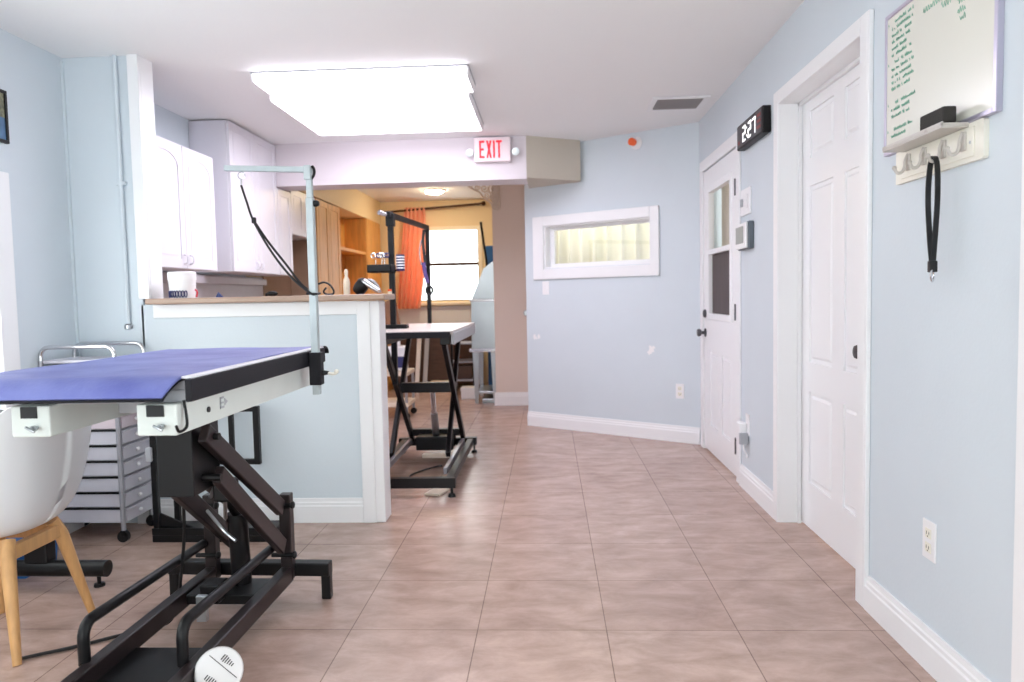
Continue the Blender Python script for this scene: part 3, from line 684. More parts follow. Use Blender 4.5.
# ================================================================== GROOMING TABLE (foreground)
ZT = .975; gx0, gx1, gy0, gy1 = -1.555, -.925, 1.80, 2.985
gt = thing('grooming_table', 'large blue topped hydraulic grooming table in the left foreground', 'grooming table', (-1.2, 2.4, 0))
MB().box(gx0+.01, gx1-.005, gy0+.09, gy1-.01, ZT-.035, ZT-.008, .003).build('tabletop', 'channel', gt)
# mat with drooping near edge
def matf(u, v):
    x = gx0-.005+(gx1-.022-gx0+.005)*u
    L = (gy1-gy0); s = v*(L+.065)
    if s < .15:
        q = (.15-s)/.15; return (x-.016*q*q, gy0+.075-.115*math.sin(q*1.1)*.75, ZT+.004-.047*q**1.6)
    return (x, gy0+.075+(s-.15), ZT+.004+.0025*math.sin(u*9+v*4)*math.sin(v*7))
MB().grid(matf, 24, 60, .007).build('mat', 'matblue', gt, True)
def matedge(u, v):
    p = Vector(matf(u*1.004-.002, v)); p.z -= .009; return tuple(p)
MB().grid(matedge, 24, 60, .004).build('mat_backing', 'rubber', gt, True)
# black edge band with white strip on the right side, and the others
m = MB(); m.box(gx1-.004, gx1+.014, gy0+.05, gy1+.015, ZT-.062, ZT-.002, .004); m.box(gx0-.018, gx0, gy0+.09, gy1, ZT-.062, ZT-.002, .004); m.box(gx0-.01, gx1+.005, gy1-.004, gy1+.014, ZT-.062, ZT-.002, .004)
m.prism([(0, 0), (.05, .0), (.05, -.05), (.035, -.062), (.02, -.045)], (gx1-.004, gy0+.05, ZT-.0), (0, -1, 0), (0, 0, 1), (.016, 0, 0)) if False else None
m.build('edge_band', 'rubber', gt)
MB().box(gx1-.022, gx1+.010, gy0+.07, gy1+.01, ZT-.004, ZT+.003, .002).build('edge_strip', 'alum', gt)
MB().grid(lambda u, v: (gx1-.02+.034*u, gy1+.012+.055*math.sin(v*1.5), ZT+.004-.035*(1-math.cos(v*1.5))), 3, 8, .006).build('curled_edge_end', 'rubber', gt, True)
MB().box(gx0+.05, gx1-.012, gy0+.085, gy1-.02, ZT-.068, ZT-.034, .003).build('under_channel', 'channel', gt)
def sidebox(x0, x1):
    m = MB(); y0, y1 = gy0+.04, gy1-.04
    m.box(x0, x1, y0+.004, y1, .827, ZT-.066, .004)
    b = m.build('side_beam', 'boxm', gt)
    MB().box(x0+.028, x1-.032, y0+.001, y0+.0055, .877, .907).build('socket_window', 'slot', b)
    k = MB(); k.cyl((x0+.07, y0+.004, .852), (x0+.07, y0-.022, .852), .004); k.box(x0+.056, x0+.084, y0-.028, y0-.02, .849, .855, .002, mtx=Matrix.Rotation(.5, 4, 'Y')); k.cyl((x0+.07, y0-.014, .852), (x0+.07, y0-.006, .852), .008)
    k.build('wing_screw', 'steel', b, True)
    return b
sidebox(-1.392, -1.288); bR = sidebox(-1.056, -.95)
MB().box(-1.288, -1.056, gy0+.35, gy0+.42, .84, .905, .003).build('cross_beam', 'channel', gt)
MB().box(-1.288, -1.056, gy1-.45, gy1-.38, .84, .905, .003).build('cross_beam', 'channel', gt)
# small emblem and bolt on the right beam
m = MB(); e = (-.9495, 2.10, .868)
for a, b, c, d in ((0, .006, 0, .034), (0, .026, .028, .034), (0, .022, .014, .019), (0, .026, 0, .006)): m.box(-.9498, -.948, 2.095+a, 2.095+b, .858+c, .858+d)
m.prism([(.03, .006), (.05, .016), (.03, .028)], (-.9498, 2.095, .858), YV, ZV, XV*.0018); m.build('emblem', 'channel', bR)
MB().cyl((-.951, 2.02, .868), (-.946, 2.02, .868), .008).build('bolt', 'slot', bR)
MB().tube(smoothpath([(gx1-.02, gy0+.075, ZT-.06), (gx1-.012, gy0+.07, ZT-.10), (gx1-.008, gy0+.06, ZT-.128), (gx1-.012, gy0+.03, ZT-.135), (gx1-.012, gy0+.015, ZT-.118)], 6), .004, 8).build('hanging_hook', 'pvc', gt, True)
MB().box(gx1-.024, gx1-.018, gy1-.055, gy1-.045, ZT-.15, ZT-.06).build('end_clip', 'slot', gt)
# lift: base frame
PX, QX, PY = -1.016, -1.315, 2.77
m = MB()
m.bar((PX, 1.2, .122), (PX, PY, .112), .04, .062, .005); m.build('base_rail', 'blackb', gt)
m = MB(); m.bar((QX, 1.2, .122), (QX, PY, .112), .04, .062, .005); m.build('base_rail', 'blackb', gt)
MB().box(-1.515, -.858, PY+.015, PY+.065, .094, .146, .005, rz=-.04).build('crossbar', 'black', gt)
MB().box(-1.5, -.86, 1.16, 1.21, .094, .146, .005).build('crossbar', 'black', gt)
for x, y in ((-.876, PY+.03), (-1.495, PY+.05), (-.876, 1.185), (-1.485, 1.185)):
    MB().box(x-.018, x+.018, y-.018, y+.018, 0, .10, .004).build('leg', 'black', gt)
MB().box(QX+.018, PX-.018, 1.3, 2.19, .085, .097, .003).build('foot_plate', 'black', gt)
for x in (PX, QX):
    m = MB(); m.box(x-.022, x+.022, PY-.022, PY+.022, .09, .425, .004); m.build('post', 'blackb', gt)
    for z in (.385, .19):
        b = MB().cyl((x-.055, PY-.02, z), (x+.032, PY-.02, z), .009); b.sphere((x+.033, PY-.02, z), .015, (.6, 1, 1)); b.build('pivot_bolt', 'black', gt, True)
MB().bar((PX+.002, PY-.06, .385), (PX+.002, 2.12, .785), .026, .058, .004).build('lift_arm', 'blackb', gt)
MB().bar((PX+.002, PY-.06, .235), (PX+.002, 2.20, .640), .026, .058, .004).build('lift_arm', 'blackb', gt)
MB().bar((-1.215, PY-.02, .40), (-1.215, 2.36, .66), .026, .058, .004).build('lift_arm', 'blackb', gt)
MB().bar((-1.215, PY-.02, .245), (-1.215, 2.30, .585), .026, .062, .004).build('lift_arm', 'blackb', gt)
MB().box(-1.150, -1.042, 2.10, 2.28, .595, .83, .004).build('lift_head', 'black', gt)
for z in (.765, .64): MB().cyl((-1.14, 2.16, z), (-.985, 2.16, z), .011).build('pivot_shaft', 'black', gt, True)
m = MB(); m.cyl((-1.135, 2.62, .10), (-1.135, 2.60, .375), .035); m.cyl((-1.135, 2.60, .375), (-1.135, 2.599, .40), .039); m.cyl((-1.135, 2.60, .39), (-1.10, 2.30, .66), .016); m.build('hydraulic_cylinder', 'black', gt, True)
m = MB(); m.box(-1.29, -1.03, 2.50, 2.66, .10, .135, .004); m.box(-1.22, -1.15, 2.46, 2.54, .12, .185, .006); m.build('pump_block', 'black', gt)
m = MB(); m.box(-1.195, -1.16, 2.38, 2.40, .09, .18, .003); m.build('pump_lever', 'steel', gt)
m = MB(); m.tube(smoothpath([(-1.16, 2.45, .50), (-1.12, 2.42, .57), (-1.10, 2.36, .58), (-1.09, 2.40, .52), (-1.12, 2.47, .42)], 8), .007, 8); m.tube(smoothpath([(-1.2, 2.5, .44), (-1.15, 2.52, .36), (-1.1, 2.5, .33)], 8), .006, 8); m.build('hydraulic_hose', 'steel', gt, True)
m = MB(); m.box(-1.12, -1.06, 2.38, 2.46, .50, .57, .008); m.build('valve_block', 'black', gt)
for x in (-1.045, -1.335):
    p = [(x, PY-.03, .238), (x, 2.3, .25), (x, 2.04, .257)]+[tuple(q) for q in arc((x, 2.04, .215), .042, PI/2, PI, 6, (0, 1, 0), (0, 0, 1))][1:]+[(x, 1.998, .14)]
    MB().tube(p, .0165, 14).build('guard_tube', 'black', gt, True)
# overhead arm: clamp, pole, arm
PXX, PYY = gx1+.038, 2.80
ga = MB().box(PXX-.014, PXX+.014, PYY-.014, PYY+.014, .805, 1.555, .003).build('arm_post', 'galv', gt)
m = MB(); m.box(PXX-.022, PXX+.024, PYY-.022, PYY+.022, .842, .968, .004); m.build('clamp', 'rubber', ga)
m = MB(); m.cyl((PXX+.02, PYY, .888), (PXX+.05, PYY, .888), .012, .006); m.build('clamp_bolt', 'pvc', ga)
m = MB(); m.tube(smoothpath([(PXX+.045, PYY, .888), (PXX+.06, PYY-.005, .884), (PXX+.075, PYY-.005, .886), (PXX+.083, PYY-.005, .898)], 5), .006, 8, taper=None); m.sphere((PXX+.08, PYY-.005, .893), .009); m.build('clamp_lever', 'ivory', ga, True)
MB().box(PXX-.011, PXX+.011, PYY-.011, PYY+.011, 1.555, 1.647, .003).build('inner_pole', 'galv', ga)
MB().lathe([(.012, 0), (.013, .01), (.008, .02), (0, .021)], (PXX+.014, PYY, 1.535), (1, 0, 0)).build('height_knob', 'pvc', ga, True)
MB().box(PXX-.017, PXX+.010, PYY-.018, PYY+.018, 1.623, 1.678, .004).build('elbow_bracket', 'galv', ga)
MB().tube(smoothpath([(PXX+.012, PYY, 1.676), (PXX+.02, PYY, 1.662), (PXX+.018, PYY, 1.642), (PXX+.004, PYY, 1.624)], 6), .0055, 8).build('elbow_handle', 'pvc', ga, True)
MB().bar((PXX-.326, PYY, 1.6770), (PXX-.01, PYY, 1.6630), .022, .021, .003).build('crossarm', 'galv', ga)
MB().tube(arc((PXX-.262, PYY, 1.6480), .014, 0, 2*PI, 16, (1, 0, 0), (0, 0, 1))[:-1], .002, 6, True).build('eye_ring', 'chrome', ga, True)
ns = thing('grooming_noose', 'black cord noose looped from the pale arm tip down to its pole', 'noose', (PXX-.29, PYY, 1.618))
hx = PXX-.262
A_ = smoothpath([(hx, PYY-.006, 1.610), (hx+.02, PYY-.012, 1.550), (hx+.05, PYY-.02, 1.467), (hx+.12, PYY-.024, 1.345), (hx+.19, PYY-.022, 1.253), (PXX-.006, PYY-.022, 1.196), (PXX+.012, PYY-.02, 1.191)], 8)
B_ = smoothpath([(hx+.045, PYY-.016, 1.479), (hx+.10, PYY-.018, 1.394), (hx+.17, PYY-.018, 1.301), (hx+.215, PYY-.018, 1.238), (PXX-.016, PYY-.018, 1.209)], 8)
m = MB(); m.tube(A_, .0045, 8); m.tube(B_, .0045, 8); m.tube([(PXX-.019, PYY-.019, 1.194), (PXX+.019, PYY-.019, 1.192), (PXX+.019, PYY+.019, 1.194), (PXX-.019, PYY+.019, 1.196)], .0045, 8, True); m.build('cord', 'cord', ns, True)
m = MB(); m.cyl((hx, PYY-.004, 1.633), (hx, PYY-.006, 1.610), .0035); m.build('snap_hook', 'chrome', ns, True)
m = MB(); m.box(hx+.040, hx+.056, PYY-.024, PYY-.010, 1.464, 1.487, .003); m.build('slider', 'pvc', ns)
# power cord of the lift
MB().tube(smoothpath([(-1.24, 2.42, .50), (-1.30, 2.52, .30), (-1.36, 2.55, .05), (-1.42, 2.52, .008), (-1.52, 2.45, .008), (-1.62, 2.37, .008), (-1.70, 2.32, .008), (-1.745, 2.29, .008)], 8), .006, 8).build('power_cord', 'cord', gt, True)
# round vented disc by the base rail
pc = Vector((-.936, 1.985, .128)); pn = Vector((.42, -.78, .46)).normalized()
pk = MB().lathe([(.0, -.032), (.050, -.032), (.062, -.024), (.066, -.008), (.063, .004), (.056, .009), (.0, .009)], pc, pn, 40).build('foot_switch', 'puck', gt, True)
pk['label'] = 'round off white vented disc'
px_ = Vector((1, .2, 0)); px_ = (px_-pn*px_.dot(pn)).normalized(); py_ = pn.cross(px_)
dA = (px_*.77-py_*.64).normalized(); dB = pn.cross(dA)
m = MB()
for sgn, nn in ((1, 6), (-1, 6)):
    for k in range(nn):
        a = (k-2.5)*.0068; l = .020-.0026*abs(k-1) if sgn > 0 else .020-.002*abs(k-3)
        p0 = pc+pn*.0095+dA*a+dB*(sgn*.032-l/2); p1 = p0+dB*l; m.bar(p0, p1, .003, .0016, 0, pn)
m.bar(pc+pn*.0092-dA*.05+dB*.014, pc+pn*.0092+dA*.05+dB*.014, .002, .0012, 0, pn)
m.build('vent_slots', 'slot', pk)

# ================================================================== DRAWER CART
cx0, cx1, cy0, cy1 = -2.475, -2.105, 3.475, 3.735
dc = thing('drawer_cart', 'silver rolling cart of translucent grey drawers by the left corner', 'drawer cart', (-2.29, 3.6, 0))
m = MB()
for x, y in ((cx1, cy0), (cx1, cy1), (cx0, cy0), (cx0, cy1)): m.cyl((x, y, .055), (x, y, .90), .0115, seg=14)
m.build('frame', 'silver', dc, True)
for x, y in ((cx1, cy0), (cx1, cy1), (cx0, cy0), (cx0, cy1)):
    m = MB(); m.cyl((x, y-.012, .028), (x, y+.012, .028), .028, seg=20); m.box(x-.012, x+.012, y-.016, y+.016, .03, .058, .003); m.build('caster', 'pvc', dc, True)
MB().box(cx0, cx1, cy0, cy1, .885, .90, .004).build('top_tray', 'drawer', dc)
for y in (cy0, cy1):
    r = .045; zt = .965
    pts = [(cx0, y, .89), (cx0, y, zt-r)]+[tuple(q) for q in arc((cx0+r, y, zt-r), r, PI, PI/2, 6, XV, ZV)][1:]+[tuple(q) for q in arc((cx1-r, y, zt-r), r, PI/2, 0, 6, XV, ZV)]+[(cx1, y, .89)]
    MB().tube(pts, .0105, 12).build('top_rail', 'chrome', dc, True)
ND = 10; z0 = .095; dz = .0775
for k in range(ND):
    z = z0+k*dz
    m = MB(); tw = .014
    m.box(cx0+.005, cx1+.006, cy0+.006, cy0+.010, z+.004, z+dz-.014)
    m.box(cx0+.005, cx1+.006, cy1-.010, cy1-.006, z+.004, z+dz-.014); m.box(cx0+.005, cx0+.009, cy0+.01, cy1-.01, z+.004, z+dz-.014); m.box(cx0+.005, cx1+.006, cy0+.006, cy1-.006, z, z+.004)
    t = bmesh.new(); m.box(cx1+.006, cx1+.012, cy0+.012, cy1-.012, z, z+dz-.016, .002); m.box(cx1+.004, cx1+.020, cy0+.008, cy1-.008, z+dz-.022, z+dz-.012, .003)
    d = m.build('drawer', 'drawerp' if k == 6 else 'drawer', dc)
    MB().sphere((cx1+.019, (cy0+cy1)/2, z+.032), .010).build('knob', 'knobw', d, True)
    MB().box(cx0+.004, cx1, cy0-.001, cy0+.005, z+dz-.012, z+dz-.004).build('runner', 'black', dc)
    MB().box(cx1-.004, cx1+.004, cy0+.01, cy1-.01, z+dz-.011, z+dz-.005).build('runner', 'silver', dc)
# black stand behind the lift
st = thing('rolling_stand', 'low black metal framed stand against the half wall behind the lift', 'stand', (-1.66, 3.55, 0))
sx0, sx1, sy0, sy1 = -1.955, -1.38, 3.46, 3.70
for y in (sy0+.02, sy1-.02): MB().box(sx0+.006, sx0+.034, y-.014, y+.014, .03, .635, .003).build('post', 'black', st)
MB().box(sx1-.135, sx1-.105, sy1-.036, sy1-.006, .335, .635, .003).build('post', 'black', st)
m = MB(); m.box(sx0, sx1, sy0, sy1, .0, .035, .004); m.box(sx0, sx1, sy0, sy0+.012, .035, .07, .002); m.prism([(0, 0), (.25, 0), (0, .11)], (sx0+.02, sy0+.02, .035), XV, ZV, YV*.012); m.build('base_tray', 'black', st)
for z in (.607, .335): MB().box(sx0+.034, sx1-.135, sy1-.034, sy1-.008, z, z+.027, .003).build('rail', 'black', st)
MB().box(-1.645, -1.62, sy1-.032, sy1-.01, .36, .61, .003).build('centre_bar', 'black', st)
MB().box(sx0-.01, sx0+.02, sy0-.01, sy0+.03, .40, .47, .006).build('clip', 'channel', st)

# ================================================================== WHITE CHAIR
ccx, ccy = -1.93, 2.46
ch = thing('shell_chair', 'white moulded shell chair on beech legs at the left edge', 'chair', (ccx, ccy, 0))
def shellf(u, v):
    th = u*2*PI                                # th=0 is the back (+x)
    c_, s_ = math.cos(th), math.sin(th)
    sm = lambda e0, e1: (lambda k: k*k*(3-2*k))(max(0, min(1, (c_-e0)/(e1-e0))))
    rim = .47+.17*sm(-.7, .25)+.21*sm(.2, .75)
    R = .278/((abs(c_)**2.8+abs(s_)**2.8)**(1/2.8))
    a = v*PI/2
    rr = R*(math.sin(a)**.5)*(.965+.02*v); zz = .385+(rim-.385)*(1-math.cos(a)**1.25)*(.72+.28*v)
    return (ccx+rr*c_, ccy+rr*s_, zz)
MB().grid(shellf, 64, 18, .009).build('shell', 'shell', ch, True)
for sx, sy in ((1, 1), (1, -1), (-1, 1), (-1, -1)):
    MB().tube([(ccx+sx*.105, ccy+sy*.11, .385), (ccx+sx*.12, ccy+sy*.135, .33), (ccx+sx*.18, ccy+sy*.20, .0)], .022, 10, taper=[1.05, 1.1, .62]).build('leg', 'beech', ch, True)
m = MB()
for sx in (1, -1): m.bar((ccx+sx*.118, ccy-.13, .345), (ccx+sx*.118, ccy+.13, .345), .028, .05, .004)
for sy in (1, -1): m.bar((ccx-.11, ccy+sy*.125, .345), (ccx+.11, ccy+sy*.125, .345), .028, .05, .004)
m.build('under_frame', 'beech', ch)
# black desk foot and blue tub behind the chair
df = thing('equipment_stand', 'black stand with a fat tubular floor foot behind the white chair', 'stand', (-2.2, 2.92, 0))
MB().cyl((-2.46, 2.93, .075), (-1.845, 2.92, .075), .034, seg=24).build('foot_tube', 'black', df, True)
m = MB(); m.cyl((-1.885, 2.92, 0), (-1.885, 2.92, .045), .008); m.cyl((-1.885, 2.92, 0), (-1.885, 2.92, .012), .022, .02); m.build('levelling_foot', 'pvc', df, True)
m = MB(); m.cyl((-2.43, 2.93, 0), (-2.43, 2.93, .045), .008); m.cyl((-2.43, 2.93, 0), (-2.43, 2.93, .012), .022, .02); m.build('levelling_foot', 'pvc', df, True)
MB().box(-2.19, -2.09, 2.90, 2.96, .1, .70, .006).build('column', 'black', df)
MB().box(-2.45, -1.95, 2.86, 3.02, .70, .73, .006).build('top_plate', 'black', df)
bt = thing('storage_tub', 'blue plastic tub on the floor behind the white chair legs', 'tub', (-2.30, 3.08, 0))
MB().prism([(-.06, 0), (.06, 0), (.075, .15), (-.075, .15)], (-2.32, 3.0, 0), XV, ZV, YV*.2).build('body', 'bluep', bt); MB().box(-2.40, -2.24, 2.99, 3.21, .145, .16, .004).build('rim', 'bluep', bt)

# ================================================================== COUNTER-TOP CLUTTER (on the half wall)
ZC = 1.192
t = thing('lidded_tub', 'white lidded tub with a dark printed band at the left end of the bar top', 'tub', (-1.945, 3.86, ZC))
MB().lathe([(.0, 0), (.062, 0), (.068, .095), (.0, .095)], (-1.945, 3.86, ZC), seg=36).build('body', 'plate', t, True)
MB().lathe([(.0, .095), (.071, .095), (.071, .135), (.066, .14), (0, .14)], (-1.945, 3.86, ZC), seg=36).build('lid', 'plate', t, True)
m = MB()
for k in range(8):
    a = -PI/2-.85+k*.22
    c = Vector((-1.945+.0665*math.cos(a), 3.86+.0665*math.sin(a), ZC+.022)); tx = Vector((-math.sin(a), math.cos(a), 0))
    m.tube([c+tx*.0065*math.cos(q*PI/5)+ZV*.017*math.sin(q*PI/5) for q in range(10)], .003, 6, True)
m.build('printed_band', 'navy', t, True)
t = thing('clip', 'small red clip standing beside the white lidded tub', 'clip', (-1.858, 3.84, ZC))
MB().tube(smoothpath([(-1.862, 3.84, ZC+.004), (-1.856, 3.84, ZC+.03), (-1.866, 3.84, ZC+.045)], 5), .005, 8).build('body', 'redp', t, True)
t = thing('bow', 'tiny blue bow on the bar top right of the white tub', 'bow', (-1.74, 3.86, ZC))
m = MB(); m.prism([(0, 0), (.022, .0), (-.008, .03)], (-1.745, 3.855, ZC), XV, ZV, YV*.012); m.prism([(0, 0), (-.022, .0), (-.012, .022)], (-1.745, 3.858, ZC), XV, ZV, YV*.008); m.build('ribbon', mat('blue_ribbon', (36, 60, 120), .5), t)
t = thing('clipper', 'small black clipper lying on the bar top under the noose', 'clipper', (-1.46, 3.86, ZC))
m = MB(); m.sphere((-1.46, 3.86, ZC+.014), .014, (2.2, 1, 1)); m.box(-1.495, -1.485, 3.85, 3.87, ZC, ZC+.018, .003); m.build('body', 'pvc', t, True)
t = thing('cable_loop', 'black coiled cable standing on the bar top just right of the pale pole', 'cable', (-1.15, 3.86, ZC))
MB().tube(smoothpath([(-1.21, 3.86, ZC+.06), (-1.18, 3.86, ZC+.068), (-1.15, 3.86, ZC+.055), (-1.13, 3.86, ZC+.025), (-1.135, 3.86, ZC+.006), (-1.17, 3.86, ZC+.006), (-1.18, 3.85, ZC+.02), (-1.165, 3.85, ZC+.04)], 6), .005, 8).build('cord', 'cord', t, True)
t = thing('spray_bottle', 'slim clear bottle on the bar top in front of the oak doors', 'bottle', (-1.065, 3.86, ZC))
MB().lathe([(0, 0), (.017, 0), (.018, .06), (.016, .08), (.008, .095), (.007, .11), (0, .11)], (-1.065, 3.88, ZC)).build('body', 'palecream', t, True)
MB().lathe([(.009, .105), (.010, .125), (.005, .135), (0, .136)], (-1.065, 3.88, ZC)).build('cap', 'palecream', t, True)
t = thing('hand_dryer', 'black and chrome hand dryer lying on the right of the bar top', 'dryer', (-.96, 3.86, ZC))
MB().lathe([(.0, -.03), (.03, -.03), (.036, -.01), (.036, .03), (.028, .045), (0, .045)], (-.985, 3.86, ZC+.037), (.5, -.3, .5)).build('motor_head', 'pvc', t, True)
MB().cyl((-.965, 3.84, ZC+.068), (-.885, 3.83, ZC+.016), .016, .013).build('nozzle', 'chrome', t, True)
MB().tube(smoothpath([(-.97, 3.87, ZC+.07), (-.93, 3.87, ZC+.072), (-.90, 3.87, ZC+.045), (-.885, 3.87, ZC+.008)], 6), .009, 8).build('handle', 'channel', t, True)
t = thing('orange_cap_bottle', 'tiny orange capped jar at the right end of the bar top', 'jar', (-.83, 3.88, ZC))
MB().lathe([(0, 0), (.011, 0), (.012, .014), (0, .014)], (-.835, 3.88, ZC)).build('body', 'palecream', t, True); MB().lathe([(0, .014), (.011, .014), (.01, .026), (0, .026)], (-.835, 3.88, ZC)).build('cap', 'orange', t, True)

# ================================================================== SECOND GROOMING TABLE
g2 = thing('grooming_table', 'black framed scissor lift grooming table past the half wall', 'grooming table', (-.8, 5.0, 0))
MB().box(-1.19, -.575, 4.40, 5.72, .945, .968, .005).build('tabletop', 'tabletop2', g2)
m = MB(); m.box(-1.192, -.59, 4.385, 4.405, .925, .962, .003); m.box(-1.2, -1.185, 4.39, 5.73, .93, .966, .003); m.box(-1.19, -.573, 5.715, 5.73, .93, .966, .003); m.build('edge_band', 'rubber', g2)
MB().box(-.588, -.568, 4.42, 5.70, .885, .955, .004).build('side_apron', 'channel', g2)
m = MB(); m.box(-1.05, -1.0, 4.45, 5.65, .88, .944, .004); m.box(-.66, -.60, 4.45, 5.65, .88, .944, .004); m.build('top_rails', 'black', g2)
m = MB()
m.box(-1.13, -.56, 4.23, 4.28, .055, .115, .004); m.build('base_crossbar', 'black', g2)
MB().box(-1.14, -.555, 5.45, 5.51, .06, .115, .004).build('base_crossbar', 'black', g2)
for x in (-1.09, -.60): MB().box(x-.022, x+.022, 4.28, 5.45, .06, .11, .004).build('base_rail', 'black', g2)
MB().box(-.66, -.635, 4.45, 5.4, .085, .125, .003).build('slide_rail', 'silver', g2)
MB().box(-1.05, -1.025, 4.45, 5.4, .085, .125, .003).build('slide_rail', 'silver', g2)
for x, y in ((-.585, 4.255), (-1.10, 4.255), (-.575, 5.48), (-1.12, 5.48)):
    m = MB(); m.cyl((x, y, 0), (x, y, .06), .008); m.cyl((x, y, 0), (x, y, .018), .024, .018); m.build('levelling_foot', 'pvc', g2, True)
for xl in (-1.065, -.685):
    MB().bar((xl, 4.84, .12), (xl, 5.62, .885), .03, .05, .004).build('scissor_leg', 'black', g2)
    MB().bar((xl+.034, 5.44, .12), (xl+.034, 4.56, .885), .03, .05, .004).build('scissor_leg', 'black', g2)
MB().box(-1.05, -.665, 5.14, 5.20, .50, .57, .004).build('scissor_bar', 'black', g2)
MB().box(-1.04, -.66, 5.36, 5.42, .15, .20, .004).build('scissor_bar', 'black', g2)
m = MB(); m.cyl((-.83, 5.3, .13), (-.83, 5.22, .34), .026); m.build('lift_cylinder', 'steel', g2, True); MB().cyl((-.83, 5.22, .34), (-.83, 5.17, .52), .018).build('lift_rod', 'chrome', g2, True)
MB().box(-.97, -.70, 5.22, 5.40, .07, .17, .01).build('motor_box', 'pvc', g2)
MB().box(-.89, -.66, 5.02, 5.07, .06, .085, .004).build('base_tie', 'palecream', g2)
MB().tube(smoothpath([(-.90, 4.6, .008), (-.92, 4.75, .008), (-.86, 4.86, .012), (-.76, 4.86, .04), (-.72, 4.78, .06)], 6), .006, 8).build('cord', 'cord', g2, True)
# its overhead arm
a2 = MB().box(-1.043, -1.007, 4.83, 4.866, .60, 1.735, .003).build('arm_post', 'black', g2)
MB().box(-.945, -.915, 5.74, 5.77, .93, 1.72, .003).build('rear_post', 'black', a2)
MB().bar((-1.028, 4.78, 1.712), (-.93, 5.78, 1.712), .026, .035, .003).build('crossbar', 'black', a2)
m = MB(); m.box(-1.10, -.93, 4.81, 4.89, .97, .995, .004); m.build('base_clamp', 'pvc', a2)
MB().box(-1.052, -.998, 4.82, 4.876, 1.64, 1.72, .004).build('joint', 'pvc', a2)
m = MB(); m.cyl((-1.04, 4.78, 1.71), (-1.075, 4.74, 1.72), .012, .016); m.build('end_knob', 'chrome', a2, True)
# caddy tray on the post, with tools
cd = thing('tool_caddy', 'black tool tray clamped on the black arm post', 'caddy', (-1.08, 4.75, 1.33))
m = MB(); m.box(-1.15, -.995, 4.68, 4.825, 1.335, 1.345, .002)
for a, b, c, d in ((-1.15, -1.142, 4.68, 4.825), (-1.003, -.995, 4.68, 4.825), (-1.15, -.995, 4.68, 4.688), (-1.15, -.995, 4.817, 4.825)): m.box(a, b, c, d, 1.335, 1.385, .002)
m.build('tray', 'pvc', cd); MB().box(-1.05, -1.0, 4.82, 4.832, 1.335, 1.385, .002).build('clamp', 'pvc', cd)
def scissors(x, y, lean, label):
    t = thing('scissors', label, 'scissors', (x, y, 1.345), 'scissors in the tool tray')
    MB().bar((x, y, 1.347), (x+lean*.5, y, 1.42), .008, .004).build('blade', 'chrome', t)
    for s in (-1, 1):
        MB().tube(arc((x+lean*.6+s*.016, y, 1.445), .014, 0, 2*PI, 14, (1, 0, 0), (0, 0, 1))[:-1], .004, 6, True).build('finger_ring', 'chrome' if s < 0 else 'navy', t, True)
scissors(-1.11, 4.74, .01, 'leftmost scissors standing in the black tool tray')
scissors(-1.075, 4.75, .02, 'middle scissors standing in the black tool tray')
scissors(-1.045, 4.73, .0, 'scissors in the black tool tray closest to the post')
t = thing('pin_brush', 'round dark and white striped brush just right of the black arm post', 'brush', (-.965, 4.80, 1.34))
m = MB()
for k in range(5): m.lathe([(.0, 0), (.030, .0), (.030, .008), (.0, .008)], (-.958, 4.80, 1.36+k*.018))
m.build('rings', 'plate', t, True); MB().cyl((-.958, 4.80, 1.345), (-.958, 4.80, 1.452), .027).build('core', 'navy', t, True)
MB().bar((-.995, 4.81, 1.35), (-.955, 4.80, 1.35), .012, .01).build('stem', 'pvc', t)
t = thing('leash', 'purple and black leash hanging from the far post of the black arm', 'leash', (-.95, 5.72, 1.2))
MB().strap(smoothpath([(-.945, 5.69, 1.69), (-.955, 5.69, 1.60), (-.948, 5.69, 1.50), (-.940, 5.69, 1.42)], 6), (1, 0, 0), .022, .004).build('webbing', 'cord', t)
MB().strap(smoothpath([(-.955, 5.685, 1.44), (-.945, 5.685, 1.36), (-.925, 5.685, 1.28)], 6), (1, 0, 0), .03, .005).build('purple_strap', 'purple', t)
MB().tube(smoothpath([(-.968, 5.685, 1.61), (-.982, 5.685, 1.52), (-.972, 5.685, 1.42)], 6), .005, 8).build('chain', 'chrome', t, True)
MB().tube(arc((-.915, 5.68, 1.225), .032, 0, 2*PI, 18, (.8, 0, 0), (0, 0, 1))[:-1], .008, 8, True).build('loop', 'cord', t, True)
t = thing('paper_bag', 'brown bag slumped on the left end of the scissor lift table', 'bag', (-1.13, 5.2, .968))
MB().grid(lambda u, v: (-1.135+(.085-.03*v+.008*math.sin(u*14))*math.cos(u*2*PI), 5.18+(.06-.03*v)*math.sin(u*2*PI), .969+.17*v+.02*math.sin(u*9)*v), 28, 8, .004).build('body', 'leather', t, True)
tag(MB().box(-.735, -.635, 4.27, 4.41, 0, .012, .003, rz=-.3).build('pale_floor_slab', 'palecream'), 'thin pale offcut on the floor under the black table base', 'slab')  # thin pale piece lying flat on the floor

